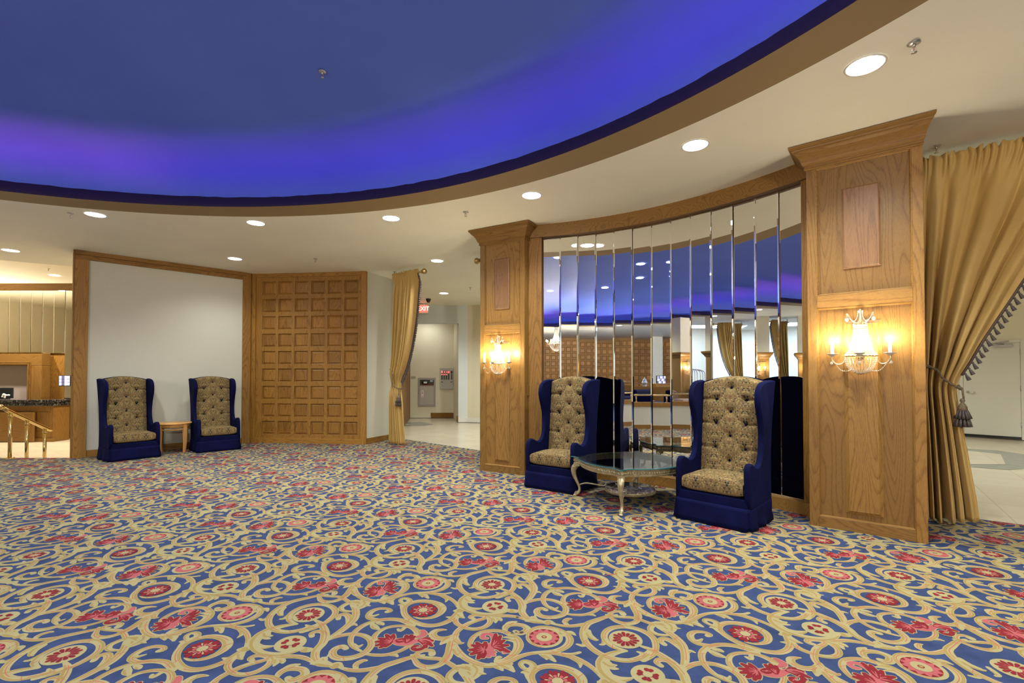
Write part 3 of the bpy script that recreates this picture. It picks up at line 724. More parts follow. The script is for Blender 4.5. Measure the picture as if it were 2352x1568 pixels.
# cream return wall beside the curtain
wall_seg('wall_return', (-2.951, 9.76), (-2.52, 10.75), 0, CH, M['wallpaper'])
trim((-2.951, 9.76), (-2.52, 10.75), [(0,1.08,-.018,0,0,.115)], M['oakd_h'])
# hall behind the curtained opening
wall_seg('wall_hall_side', (-2.60, 10.85), (-3.36, 15.9), 0, CH, M['oakd_v'])
wall_seg('wall_alcove', (-3.8, 15.9), (-1.93, 15.9), 0, CH, M['cream'])
trim((-2.68, 15.9), (-1.93, 15.9), [(0,.75,-.02,0,0,.17)], M['oakd_h'])
wall_seg('wall_alcove_side', (-1.93, 15.9), (-1.605, 14.4), 0, CH, M['cream'])
trim((-1.93, 15.9), (-1.605, 14.4), [(1.2,1.535,-.02,0,0,.17)], M['oakd_h'])
struct(MB().box(-3.8,-1.605,14.4,14.6,2.96,CH).build('wall_header', M['bluewhite']))
struct(MB().box(-1.605,-1.33,14.4,14.6,0,CH).build('wall_hall', M['bluewhite']))
wall_seg('wall_hall_end', (-1.33, 14.4), (1.3, 13.6), 0, CH, M['cream'])
struct(MB().box(-1.605,-1.33,14.38,14.4,0,.14).build('baseboard_hall', M['white']))
trim((-1.33, 14.38), (1.3, 13.58), [(0,2.7,-.02,0,0,.14)], M['white'])
# hall on the right, with its flush door
RH0, RH1 = (8.4, 13.34), (13.2, 7.885)
wall_seg('wall_right', RH0, RH1, 0, CH, M['cream'])
# outer shell
for nm_, a_, b_, mt in (('wall_rear',(13,-13),(-18.5,-13),'cream'),('wall_far_right',(13.1,13.4),(13.1,-13),'cream'),('wall_far_left',(-18.5,-13),(-18.5,17.6),'cream'),('wall_north',(-1,17.2),(8.6,13.2),'cream')):
    wall_seg(nm_, a_, b_, -.6, 4.2 if nm_=='wall_far_left' else CH, M[mt])
# curved mirror wall
MC = (-.73, 2.77)
def sector(name, r0, r1, a0, a1, z0, z1, mat, n=40, st=True):
    b = MB(); v = []
    for k in range(n+1):
        a = math.radians(a0 + (a1-a0)*k/n)
        for r, z in ((r0,z0),(r0,z1),(r1,z1),(r1,z0)): v.append((MC[0]+r*math.cos(a), MC[1]+r*math.sin(a), z))
    f = []
    for k in range(n):
        for j in range(4): f.append((k*4+j, k*4+(j+1) % 4, k*4+4+(j+1) % 4, k*4+4+j))
    f += [(3,2,1,0), (n*4, n*4+1, n*4+2, n*4+3)]
    b.add(v, f, 0)
    o = b.build(name, mat)
    if st: struct(o)
    return o
sector('wall_mirror', 4.22, 4.36, 25.5, 77, 0, CH, M['oakd_v'])
M['oak_curve'] = oak('curved_oak_trim', 'x', (.27,.142,.036), (.16,.07,.015), .42)
sector('trim_20', 4.11, 4.22, 26.5, 76.6, 3.325, CH, M['oak_curve'])
sector('baseboard_mirror', 4.13, 4.22, 26.5, 76.6, 0, .122, M['oak_curve'])
sector('trim_21', 4.14, 4.22, 73.95, 76.6, .122, 3.325, M['oakd_v'], 4)
sector('trim_22', 4.15, 4.22, 27.0, 29.15, .122, 3.325, M['oakd_v'], 4)
ORD = ['first','second','third','fourth','fifth','sixth','seventh','eighth','ninth','tenth','eleventh','twelfth','thirteenth','fourteenth','fifteenth','sixteenth','seventeenth','eighteenth']
def mirror_mesh(w, z0, z1, bw=.013):
    b = MB(); h = w/2 - .0006
    v = [(-h,.004,z0),(h,.004,z0),(h,.004,z1),(-h,.004,z1), (-h+bw,0,z0+bw),(h-bw,0,z0+bw),(h-bw,0,z1-bw),(-h+bw,0,z1-bw), (-h,.008,z0),(h,.008,z0),(h,.008,z1),(-h,.008,z1)]
    b.add(v, [(4,5,6,7),(0,1,5,4),(1,2,6,5),(2,3,7,6),(3,0,4,7),(8,9,1,0),(9,10,2,1),(10,11,3,2),(11,8,0,3),(11,10,9,8)], 0)
    return b
NP = 13; A0, A1 = 73.85, 29.2
base = mirror_mesh(2*4.19*math.sin(math.radians((A0-A1)/NP/2)), .124, 3.322)
mp0 = base.build('mirror_panel', M['mirror'])
rj = random.Random(11)
for k in range(NP):
    o = mp0 if k == 0 else mp0.copy()
    if k: COL.objects.link(o)
    a = math.radians(A0 + (A1-A0)*(k+.5)/NP)
    o.location = (MC[0]+4.19*math.cos(a), MC[1]+4.19*math.sin(a), 0)
    o.rotation_euler = (rj.uniform(-.003,.003), 0, a - PI/2 + rj.uniform(-.004,.004))
    tag(o, 'tall narrow mirror strip touching the farther oak pillar' if k == 0 else ('tall narrow mirror strip touching the large near oak pillar' if k == NP-1 else '%s tall mirror strip of the curved wall, counted from the farther pillar' % ORD[k]), 'mirror', 'tall mirror strips on the curved wall')

# ------------------------------------------------------------------ oak pillars
def sweep_crown(prof, w, d, tp=0.0):
    b = MB(); v = []
    for o_, z in prof: q_ = o_*(.66 if tp else 1); v += [(-o_, d, z), (-o_, -o_, z), (w+q_, -o_, z), (w+q_-tp, d, z)]
    f = []
    for j in range(len(prof)-1):
        for k in range(3): f.append((j*4+k, j*4+k+1, j*4+5+k, j*4+4+k))
    b.add(v, f, 0)
    return b
def raised(x0, x1, z0, z1, y, h, cw, step=.004):
    b = MB()
    R = []
    for k, yy in ((0, y), (0, y-step), (cw, y-h), (cw+.003, y-h+.001)):
        R += [(x0+k, yy, z0+k), (x1-k, yy, z0+k), (x1-k, yy, z1-k), (x0+k, yy, z1-k)]
    f = []
    for q in range(3):
        for k in range(4): f.append((q*4+k, q*4+(k+1) % 4, q*4+4+(k+1) % 4, q*4+4+k))
    f.append((12,13,14,15))
    return b.add(R, f, 0)
def ovolo(x0, x1, z0, z1, y0, y1, w=.014):
    """small moulding running round a recess: sloped strip"""
    b = MB(); R = []
    for k, yy in ((0, y0), (w*.35, y0+.001), (w*.5, (y0+y1)/2), (w, y1)):
        R += [(x0+k, yy, z0+k), (x1-k, yy, z0+k), (x1-k, yy, z1-k), (x0+k, yy, z1-k)]
    f = []
    for q in range(3):
        for k in range(4): f.append((q*4+k, q*4+(k+1) % 4, q*4+4+(k+1) % 4, q*4+4+k))
    return b.add(R, f, 0)
CROWN = [(0,3.285),(.012,3.287),(.016,3.297),(.012,3.307),(.012,3.322),(.022,3.327),(.03,3.338),(.037,3.36),(.05,3.39),(.072,3.42),(.092,3.437),(.098,3.447),(.104,3.449),(.106,3.462),(.118,3.466),(.126,3.476),(.127,3.496)]
def pillar(p0, p1, label, d=.46, tp=0.0):
    w = math.hypot(p1[0]-p0[0], p1[1]-p0[1])
    t = thing('oak_pillar', label, 'pillar', (p0[0], p0[1], 0), math.atan2(p1[1]-p0[1], p1[0]-p0[0]), 'square oak pillars either side of the mirror wall')
    s = w/.83; sw = .075
    MB().prism([(.012,.024),(w-.012,.024),(w-.012-tp,d),(.012,d)], 0, 3.49).build('carcass', M['oak_v'], t)
    for a in (0, w-sw): MB().box(a,a+sw,0,.03,0,3.49).build('stile', M['oak_v'], t, .004)
    for a, c in ((0,.095),(1.992,2.11),(3.285,3.49)): MB().box(sw,w-sw,.0015,.03,a,c).build('rail', M['oak_h'], t, .003)
    ovolo(sw,w-sw,.095,1.992,.0,.024).build('lower_moulding', M['oak_h'], t)
    ovolo(sw,w-sw,2.11,3.285,.0,.024).build('upper_moulding', M['oak_h'], t)
    xa, xb = .276*s, .546*s
    raised(xa, xb, .155, 1.862, .0235, .022, .03).build('raised_panel', M['oak_v'], t)
    o = MB(); o.add(raised(xa, xb, 2.33, 3.055, .0235, .02, .012, .012).v, raised(xa, xb, 2.33, 3.055, .0235, .02, .012, .012).f, 0)
    o.build('upper_raised_panel', M['oak_red'], t)['label'] = 'redder oak rectangle'
    for sx in ((0,) if tp else (0, 1)):   # panelled flanks
        X = 0 if sx == 0 else w
        q = MB(); y0 = .03
        a, c = (X, X+.012) if sx == 0 else (X-.012, X)
        for (ya, yb, za, zb) in ((y0,y0+.05,0,3.3),(d-.05,d,0,3.3),(y0+.05,d-.05,0,.10),(y0+.05,d-.05,1.10,1.25),(y0+.05,d-.05,3.2,3.3)): q.box(a,c,ya,yb,za,zb)
        q.build('flank_framing', M['oak_v'], t, .003)
    sweep_crown(CROWN, w, d, tp).build('crown_moulding', M['oak_h'], t)
    return t
NPil = ((2.748,4.465),(3.397,3.947)); FPil = ((-.469,7.035),(.174,6.666))
pillar(*NPil, 'larger-looking oak pillar between the mirror wall and the big gold curtain', tp=.17)
pillar(*FPil, 'farther oak pillar between the hall opening and the mirror wall')

# ------------------------------------------------------------------ crystal sconces
M['gold'] = plain('silvered_gilt_metal', (.72,.62,.42), .3, 1.0)
m, nt, p = newmat('cut_crystal'); p.inputs['Base Color'].default_value = (1,.96,.88,1); p.inputs['Roughness'].default_value = .04
p.inputs['Transmission Weight'].default_value = .75; p.inputs['IOR'].default_value = 1.5; p.inputs['Specular IOR Level'].default_value = .8
M['crystal'] = m
m, nt, p = newmat('cup_glass'); p.inputs['Base Color'].default_value = (.95,.92,.84,1); p.inputs['Roughness'].default_value = .25; p.inputs['Transmission Weight'].default_value = .45
M['cup'] = m
M['candle'] = plain('white_candle_sleeve', (.80,.80,.76), .5)
M['bulb'] = emit('candle_bulb', (1.0,.83,.55), 26.0)
WARM = (1.0, .85, .58)
def strand(P, r, n):
    b = MB(); Q = crom(P, 10); L = [0]
    for a, c in zip(Q[:-1], Q[1:]): L.append(L[-1]+math.dist(a, c))
    for k in range(n):
        t = L[-1]*(k+.5)/n; i = max(j for j in range(len(L)) if L[j] <= t); i = min(i, len(Q)-2)
        u = (t-L[i])/max(1e-9, L[i+1]-L[i])
        b.gem(tuple(Q[i][c]+(Q[i+1][c]-Q[i][c])*u for c in range(3)), r)
    b.tube(Q[::4]+[Q[-1]] if len(Q) > 8 else Q, .0008, 3)
    return b
def drop(x, y, z, h):
    b = MB(); b.gem((x,y,z-.006), .005)
    b.gem((x,y,z-.012-h/2), h*.42, zs=1.3)
    return b
def sconce(label, loc, rz, watts=SCONCE_W, lights=3, group='crystal wall sconces on the oak pillars'):
    t = thing('wall_sconce', label, 'wall lamp', loc, rz, group)
    G, C_ = M['gold'], M['crystal']
    MB().box(-.022,.022,-.012,0,.15,.56).build('back_plate', G, t, .004)
    cy = -.012
    def arc(r, z, n=14): return [(r*math.cos(-PI*k/n)*1.0, cy-abs(r*math.sin(PI*k/n))*.95, z) for k in range(n+1)]
    for nm_, r, z, h in (('upper_ring', .047, .425, .014), ('lower_ring', .115, .163, .017)):
        b = MB()
        for k in range(24):
            a = -PI*(k+.5)/24
            b.sphere((r*math.cos(a), cy+r*.95*math.sin(a), z+(k % 2)*.004), h*.62, 6, 4)
        b.tube(arc(r, z-.004), .005, 6); b.tube(arc(r, z+.008), .004, 6)
        b.build(nm_, G, t)
    for k in range(13):
        a = -PI*(k+.5)/13; c, s_ = math.cos(a), math.sin(a)*.95
        P = [(.047*c, cy+.047*s_, .418), (.052*c, cy+.052*s_, .36), (.066*c, cy+.066*s_, .28), (.088*c, cy+.088*s_, .21), (.112*c, cy+.112*s_, .172)]
        strand(P, .0088, 15).build('bead_strand', C_, t)
    for k in range(13):
        a = -PI*(k+.5)/13; c, s_ = math.cos(a), math.sin(a)*.95
        P = [(.114*c, cy+.114*s_, .152), (.110*c, cy+.110*s_, .11), (.088*c, cy+.088*s_, .055), (.045*c, cy+.045*s_, .02), (.008*c, cy+.008*s_, .008)]
        strand(P, .0085, 12).build('basket_strand', C_, t)
    ends = []
    for a in (-172, -90, -8):
        a = math.radians(a); c, s_ = math.cos(a), math.sin(a)
        s_ = s_ if abs(s_) > .3 else -.32
        def q(r, z): return (r*c, cy+r*s_*.8, z)
        P = crom([q(.112,.155), q(.125,.11), q(.155,.092), (.19*c, cy+.19*s_*.8, .105), q(.208,.135), q(.206,.158)], 5)
        arm = MB().tube(P, .0042, 7).build('arm', G, t)
        x, y, z = q(.205, .158); ends.append((x, y, z))
        MB().lathe([(.006,0),(.018,.004),(.020,.010),(.030,.016),(.047,.024),(.048,.026),(.030,.020),(.016,.014),(.005,.010)], 18, T=Tr(x,y,z+.002)).build('drip_cup', M['cup'], arm)
        MB().lathe([(.0125,.0),(.0125,.088),(.009,.092)], 14, T=Tr(x,y,z+.012)).build('candle_sleeve', M['candle'], arm)
        MB().lathe([(.006,0),(.012,.008),(.0165,.022),(.0150,.036),(.009,.052),(.004,.064),(.0,.070)], 14, T=Tr(x,y,z+.102)).build('flame_bulb', M['bulb'], arm)
        drop(x*1.03, y*1.03, z-.028, .036).build('teardrop', C_, arm)
    for (x0,y0,z0), (x1,y1,z1) in zip(ends[:-1], ends[1:]):
        strand([(x0,y0,z0-.02), ((x0*.72+x1*.28),(y0*.72+y1*.28)-.01,.048), ((x0+x1)/2,(y0+y1)/2-.01,.03), ((x0*.28+x1*.72),(y0*.28+y1*.72)-.01,.048), (x1,y1,z1-.02)], .0062, 22).build('bead_swag', C_, t)
    # crest: centre finial and two scrolled horns with hanging drops
    MB().lathe([(.002,.43),(.012,.44),(.008,.455),(.016,.47),(.020,.49),(.014,.505),(.018,.52),(.012,.54),(.006,.548),(.012,.556),(.008,.57),(.0,.574)], 12, T=Tr(0,-.03,0)).build('finial', G, t)
    for sgn in (-1, 1):
        P = crom([(sgn*.012,-.03,.455),(sgn*.035,-.04,.455),(sgn*.058,-.045,.475),(sgn*.076,-.05,.51),(sgn*.090,-.05,.535),(sgn*.098,-.05,.528)], 5)
        h = MB().tube(P, [.004]*len(P), 7).build('crest_horn', G, t)
        strand([(sgn*.094,-.052,.53),(sgn*.075,-.06,.495),(sgn*.05,-.06,.47),(sgn*.03,-.055,.48),(sgn*.012,-.045,.54)], .006, 15).build('bead_swag', C_, h)
        drop(sgn*.094,-.052,.52,.045).build('teardrop', C_, h)
        drop(sgn*.044,-.055,.462,.026).build('teardrop', C_, h)
    if lights == 3:
        for x, y, z in ends: lamp('POINT', 'candle_light', (x*1.0, y-.02, z+.15), watts/4, WARM, t, shadow_soft_size=.02)
        lamp('POINT', 'body_light', (0,-.055,.27), watts/4, WARM, t, shadow_soft_size=.02)
    else:
        lamp('POINT', 'candle_light', (0,-.22,.30), watts, WARM, t, shadow_soft_size=.04)
    return t
def at_face(pp, s, z, y=0.0):
    T = frame2(*pp) @ Vector((s, y, z)); return tuple(T)
rzn = math.atan2(NPil[1][1]-NPil[0][1], NPil[1][0]-NPil[0][0]); rzf = math.atan2(FPil[1][1]-FPil[0][1], FPil[1][0]-FPil[0][0])
sc_n = sconce('lit crystal candle sconce on the pillar beside the big gold curtain', at_face(NPil, .398, 1.385, .0), rzn)
sc_f = dup(sc_n, at_face(FPil, .325, 1.385, .0), rzf, 'lit crystal candle sconce on the farther pillar, beside the hall opening')
# ------------------------------------------------------------------ wing chairs
m, nt, p = newmat('navy_velvet')
p.inputs['Base Color'].default_value = (.010,.013,.085,1); p.inputs['Roughness'].default_value = .8
p.inputs['Sheen Weight'].default_value = .025; p.inputs['Sheen Roughness'].default_value = .3; p.inputs['Sheen Tint'].default_value = (.14,.18,.8,1); p.inputs['Specular IOR Level'].default_value = .06
no = node(nt, 'ShaderNodeTexNoise', i_Scale=6.0, i_Detail=3.0); nt.links.new(coords(nt), no.inputs[0])
rr = ramp(nt, no.outputs[0], [(.35,(.002,.003,.024)),(.7,(.0035,.005,.040))]); nt.links.new(rr.outputs[0], p.inputs['Base Color'])
M['velvet'] = m
def paisley(name):
    m, nt, p = newmat(name); p.inputs['Roughness'].default_value = .85; p.inputs['Specular IOR Level'].default_value = .2
    c0 = coords(nt, rand=False)
    # mirror the cloth about its centre seam, as the weave does
    sx = node(nt, 'ShaderNodeSeparateXYZ'); nt.links.new(c0, sx.inputs[0])
    wr = node(nt, 'ShaderNodeMath', operation='PINGPONG', i_1=.145); nt.links.new(sx.outputs[0], wr.inputs[0])
    cx = node(nt, 'ShaderNodeCombineXYZ'); nt.links.new(wr.outputs[0], cx.inputs[0])
    yz = node(nt, 'ShaderNodeMath', operation='ADD'); nt.links.new(sx.outputs[1], yz.inputs[0]); nt.links.new(sx.outputs[2], yz.inputs[1])
    md = node(nt, 'ShaderNodeMath', operation='WRAP', i_1=.0, i_2=.245); nt.links.new(yz.outputs[0], md.inputs[0])
    nt.links.new(md.outputs[0], cx.inputs[1])
    wob = node(nt, 'ShaderNodeTexNoise', i_Scale=14.0, i_Detail=2.0); nt.links.new(cx.outputs[0], wob.inputs[0])
    ad = node(nt, 'ShaderNodeVectorMath', operation='MULTIPLY_ADD', i_1=(.05,.05,.05)); nt.links.new(wob.outputs['Color'], ad.inputs[0]); nt.links.new(cx.outputs[0], ad.inputs[2])
    v1 = node(nt, 'ShaderNodeTexVoronoi', i_Scale=30.0, feature='F1'); nt.links.new(ad.outputs[0], v1.inputs[0])
    m1 = node(nt, 'ShaderNodeMath', operation='MULTIPLY', i_1=5.0); nt.links.new(v1.outputs['Distance'], m1.inputs[0])
    f1 = node(nt, 'ShaderNodeMath', operation='FRACT'); nt.links.new(m1.outputs[0], f1.inputs[0])
    base = ramp(nt, f1.outputs[0], [(.0,(.055,.033,.014)),(.18,(.235,.160,.066)),(.55,(.185,.125,.05)),(.72,(.07,.042,.018)),(1,(.22,.155,.066))])
    v2 = node(nt, 'ShaderNodeTexVoronoi', i_Scale=46.0); nt.links.new(ad.outputs[0], v2.inputs[0])
    sel = ramp(nt, v2.outputs['Color'], [(.30,(0,0,0)),(.34,(1,1,1))])
    hue = ramp(nt, v2.outputs['Color'], [(.0,(.010,.016,.020)),(.34,(.115,.036,.024)),(.46,(.02,.028,.025)),(.54,(.13,.06,.032)),(.64,(.29,.21,.09))])
    hue.color_ramp.interpolation = 'CONSTANT'
    ms = ramp(nt, v2.outputs['Distance'], [(.30,(1,1,1)),(.46,(0,0,0))])
    mx = node(nt, 'ShaderNodeMix', data_type='RGBA'); nt.links.new(ms.outputs[0], mx.inputs[0]); nt.links.new(base.outputs[0], mx.inputs[6]); nt.links.new(hue.outputs[0], mx.inputs[7])
    nt.links.new(mx.outputs[2], p.inputs['Base Color'])
    n3 = node(nt, 'ShaderNodeTexNoise', i_Scale=500.0); nt.links.new(c0, n3.inputs[0]); bump(nt, p, n3.outputs[0], .15, .002)
    return m
M['paisley'] = paisley('paisley_tapestry')
CW = .68
SIDE = [(.02,.19),(.005,.30),(.0,.42),(.004,.52),(.02,.565),(.055,.588),(.10,.586),(.15,.566),(.20,.545),(.25,.540),(.295,.556),(.332,.595),(.358,.66),(.372,.74),(.372,.82),(.356,.91),(.324,1.00),(.292,1.08),(.278,1.15),(.286,1.215),(.318,1.268),(.37,1.302),(.43,1.318),(.50,1.326),(.585,1.330),(.64,1.322),(.635,1.26),(.622,1.1),(.605,.85),(.59,.6),(.585,.4),(.585,.19)]
def side_panel(sgn):
    """wing and arm in one: outline in (y,z), rolled front edge"""
    b = MB(); x0 = sgn*(CW/2); x1 = sgn*(CW/2-.052)
    n = len(SIDE)
    def shrink(k):
        out = []
        for i, (y, z) in enumerate(SIDE):
            a = SIDE[i-1]; c = SIDE[(i+1) % n]
            dy, dz = c[0]-a[0], c[1]-a[1]; l = math.hypot(dy, dz)
            # outline runs clockwise seen from +x: inward normal
            out.append((y+dz/l*k, z-dy/l*k) if True else 0)
        return out
    rings = []
    for x, k in ((x0-sgn*.0, .014), (x0-sgn*.004, .004), (x0-sgn*.014, 0), (x1+sgn*.014, 0), (x1+sgn*.004, .004), (x1, .014)):
        o = shrink(k)
        # arms flare a little outwards towards the front, wings lean in at the top
        rings.append([(x + sgn*(.012*max(0,(.6-z))*2*(1-y/.6) + .055*max(0,z-.75)*(y/.64)**2 - .02*max(0,z-.9)*(1-y/.64)), y, z) for y, z in o])
    v = [q for r in rings for q in r]; f = []
    for j in range(5):
        for i in range(n): f.append((j*n+i, j*n+(i+1) % n, (j+1)*n+(i+1) % n, (j+1)*n+i))
    f += [tuple(range(n)), tuple(reversed(range(5*n, 6*n)))]
    b.add(v, f, 0, True)
    b.s[-1] = b.s[-2] = False
    return b
BUT = [(0,1.255),(-.145,1.135),(.145,1.135),(0,1.015),(-.145,.895),(.145,.895),(0,.775),(-.145,.655),(.145,.655),(0,.535)]
def seg_d(px, pz, a, b):
    dx, dz = b[0]-a[0], b[1]-a[1]; L2 = dx*dx+dz*dz
    t = max(0, min(1, ((px-a[0])*dx+(pz-a[1])*dz)/L2))
    return math.hypot(px-a[0]-dx*t, pz-a[1]-dz*t)
CREASE = []
for i in range(len(BUT)):
    for j in range(i+1, len(BUT)):
        if abs(BUT[i][1]-BUT[j][1]) < .13 and abs(BUT[i][0]-BUT[j][0]) > .1 and abs(BUT[i][0]-BUT[j][0]) < .2: CREASE.append((BUT[i], BUT[j]))
for z in (1.135,.895,.655): CREASE += [((-.145,z),(-.30,z)), ((.145,z),(.30,z))]
CREASE += [((0,1.255),(0,1.40)), ((0,.535),(-.08,.40)), ((0,.535),(.08,.40))]
def tuft(x, z):
    d = 0.0
    for bx, bz in BUT: d += .030*math.exp(-((x-bx)**2+(z-bz)**2)/(2*.024**2)) 
    c = min(seg_d(x, z, a, b_) for a, b_ in CREASE)
    h = min([abs(z-q) for q in (1.135,.895,.655)])
    e = .010*math.exp(-(h/.010)**2)*min(1, max(0, (abs(x)-.10)/.06))
    return d + .0055*math.exp(-(c/.011)**2) + e
def back_pad():
    hw = CW/2 - .053
    b = MB()
    prof = []
    def fn(u, v):
        x = (u*2-1)*hw
        top = 1.312 + .058*max(0, math.cos(x/hw*PI/2))**1.0
        if v < .86:
            z = .40 + (top-.40-.03)*v/.86
            lean = .425 + .085*(z-.4)/.9 
            puff = .035*(1-(abs(x)/hw)**4)
            y = lean + .02 - puff + tuft(x, z)
            return (x, y, z)
        t = (v-.86)/.14*PI/2          # rolls over the top to the back
        zt = top-.03
        lean = .425 + .085*(zt-.4)/.9
        puff = .035*(1-(abs(x)/hw)**4)
        y0 = lean + .02 - puff + tuft(x, zt)*(1-(v-.86)/.14)
        y1 = .625
        return (x, y0 + (y1-y0)*(1-math.cos(t)), zt + .03*math.sin(t))
    b.grid(fn, 40, 84, 0)
    return b
def make_chair(label, group):
    t = thing('wing_chair', label, 'armchair', (0,0,0), 0, group)
    V, P_ = M['velvet'], M['paisley']
    hw = CW/2
    for sgn in (-1, 1): side_panel(sgn).build('wing_and_arm', V, t)
    back_pad().build('tufted_back', P_, t)
    b = MB()      # outside back in velvet, arched at the top
    def fb(u, v):
        x = (u*2-1)*(hw-.02); top = 1.315 + .055*math.cos(x/hw*PI/2)
        z = .19 + (top-.19)*v
        return (x, .585 + .055*max(0,(z-.5))/.8 + .012*math.sin(PI*u), z)
    b.grid(fb, 16, 12, 0, flip=True)
    b.build('outside_back', V, t)
    for bx, bz in BUT:
        y = .425 + .085*(bz-.4)/.9 + .02 - .035*(1-(abs(bx)/(hw-.053))**4) + tuft(bx, bz)
        MB().sphere((bx, y-.006, bz), .0135, 10, 8, sc=(1,.6,1)).build('button', V, t)
    # seat cushion: crowned box with rolled edges
    b = MB(); w2 = hw-.056; y0, y1 = .012, .47
    def fc(u, v):
        a = 2*PI*v
        x = (u*2-1)
        # closed section in (y,z), superellipse
        c, s_ = math.cos(a), math.sin(a)
        e = .33
        yy = math.copysign(abs(c)**e, c); zz = math.copysign(abs(s_)**e, s_)
        k = (1-abs(x)**8)**.25 if abs(x) < 1 else 0
        k = max(k, .75)
        crown = .028*(1-x*x)*(1 if zz > 0 else 0)*max(0,zz)
        return (x*w2, (y0+y1)/2 + yy*(y1-y0)/2, .352 + zz*.075*k + crown*(1-.5*abs(yy)))
    b.grid(fc, 24, 48, 0)
    for e in (0, 24):
        b.f.append(tuple(i*25+e for i in (range(48) if e else reversed(range(48))))); b.m.append(0); b.s.append(False)
    b.build('seat_cushion', P_, t)
    b = MB().box(-hw+.012, hw-.012, .014, .575, .18, .275)
    b.build('seat_rail', V, t, .012, 3)
    # skirt with kick pleats at the corners
    b = MB()
    pts = []
    fr, bk = -.002, .59
    def edge(ax, ay, bx, by, n): return [(ax+(bx-ax)*k/n, ay+(by-ay)*k/n) for k in range(n)]
    cor = [(-hw,fr),(hw,fr),(hw,bk),(-hw,bk)]
    per = []
    for i in range(4):
        a, c = cor[i], cor[(i+1) % 4]
        L = math.hypot(c[0]-a[0], c[1]-a[1]); dx, dy = (c[0]-a[0])/L, (c[1]-a[1])/L
        nx, ny = dy, -dx
        for s_ in (.0, .012): per.append((a[0]+dx*s_-nx*(.022 if s_ == 0 else 0) + dx*(.018 if s_ == 0 else 0), a[1]+dy*s_-ny*(.022 if s_ == 0 else 0) + dy*(.018 if s_ == 0 else 0), nx, ny, i))
        for k in range(1, 14): per.append((a[0]+dx*L*k/14, a[1]+dy*L*k/14, nx, ny, i))
        per.append((c[0]-dx*.012, c[1]-dy*.012, nx, ny, i))
    rj2 = random.Random(5)
    rows = [.198,.165,.125,.085,.045,.006]
    v = []
    for z in rows:
        q = (.198-z)/.19
        for k, (x, y, nx, ny, i) in enumerate(per):
            wv = .0
            if i == 1: wv = .020*q*math.sin(k*1.35+.8)*(.5+.5*math.sin(k*.6+z*18)) + .006*q*math.sin(z*55+k)
            if i == 3: wv = .012*q*math.sin(k*1.1)
            if i == 0: wv = .004*q*math.sin(k*.9)
            o_ = .003 + .026*q + wv
            v.append((x+nx*o_, y+ny*o_, z))
    n = len(per); f = []
    for j in range(len(rows)-1):
        for i in range(n): f.append((j*n+i, (j+1)*n+i, (j+1)*n+(i+1) % n, j*n+(i+1) % n))
    b.add(v, f, 0, True)
    o = b.build('skirt', V, t)
    sm = o.modifiers.new('thick', 'SOLIDIFY'); sm.thickness = .006
    return t
GP = 'high-backed velvet wing chairs'
ch = make_chair('navy wing chair between the glass table and the large near pillar', GP)
def put_chair(o, fc, rz): o.location = (fc[0], fc[1], .003); o.rotation_euler = (0,0,rz)
put_chair(ch, (1.835, 4.47), math.radians(-45.5))
c2 = dup(ch, (0,0,0), 0, 'navy wing chair behind the glass table, beside the farther pillar'); put_chair(c2, (.44, 5.80), math.radians(-37))
c3 = dup(ch, (0,0,0), 0, 'navy wing chair at the reception end of the white wall, beside the round side table'); put_chair(c3, (-6.21, 7.96), math.radians(54))
c4 = dup(ch, (0,0,0), 0, 'navy wing chair against the white wall, next to the coffered oak panel'); put_chair(c4, (-5.36, 8.84), math.radians(45))

# ------------------------------------------------------------------ glass-topped coffee table
M['champagne'] = plain('champagne_gilt_wood', (.40,.33,.20), .38, .55, noise=.25, nscale=25)
m, nt, p = newmat('green_edge_glass'); p.inputs['Base Color'].default_value = (.80,.95,.93,1); p.inputs['Roughness'].default_value = .0
p.inputs['Transmission Weight'].default_value = 1.0; p.inputs['IOR'].default_value = 1.5
M['glass'] = m
M['glass_edge'] = plain('glass_polished_edge', (.02,.10,.11), .08, coat=.5)
m, nt, p = newmat('brown_marble'); p.inputs['Roughness'].default_value = .12
no = node(nt, 'ShaderNodeTexNoise', i_Scale=11.0, i_Detail=6.0, i_Distortion=1.6); nt.links.new(coords(nt), no.inputs[0])
rr = ramp(nt, no.outputs[0], [(.32,(.05,.03,.03)),(.46,(.20,.15,.14)),(.54,(.33,.27,.24)),(.62,(.62,.58,.53)),(.7,(.22,.17,.15))]); nt.links.new(rr.outputs[0], p.inputs['Base Color'])
M['marble'] = m
tb_ = thing('coffee_table', 'gilt coffee table with serpentine glass top between the two near chairs', 'table', (1.30, 5.32, 0), math.radians(-66.8))
S2 = .44     # half spacing of the legs
def top_outline(h, n=16, bow=.085, cr=.07):
    """square with bowed sides and small concave-shouldered corners"""
    P = []
    for q in range(4):
        a = q*PI/2; c, s_ = math.cos(a), math.sin(a)
        side = []
        # side at x=+h running y from -h to h
        side += [(h+.004, -h+.022), (h-.006,-h+.052), (h-.016,-h+.085), (h-.016,-h+.125)]
        for k in range(n+1):
            y = -h+.16 + (2*h-.32)*k/n
            side.append((h + bow*math.cos((y/(h-.12))*PI/2)**.9*1.0 - .006 if abs(y) < h-.161 else h-.008, y))
        side += [(h-.016,h-.125), (h-.016,h-.085), (h-.006,h-.052), (h+.004,h-.022), (h-.003,h-.003)]
        P += [(x*c-y*s_, x*s_+y*c) for x, y in side]
    return P
oT = top_outline(.475)
g = MB(); n = len(oT)
g.add([(x*.992,y*.992,.443) for x,y in oT]+[(x,y,.4455) for x,y in oT]+[(x,y,.4525) for x,y in oT]+[(x*.988,y*.988,.4555) for x,y in oT],
      [tuple(reversed(range(n))), tuple(range(3*n,4*n))] + [(j*n+i, j*n+(i+1)%n, (j+1)*n+(i+1)%n, (j+1)*n+i) for j in range(3) for i in range(n)], 0)
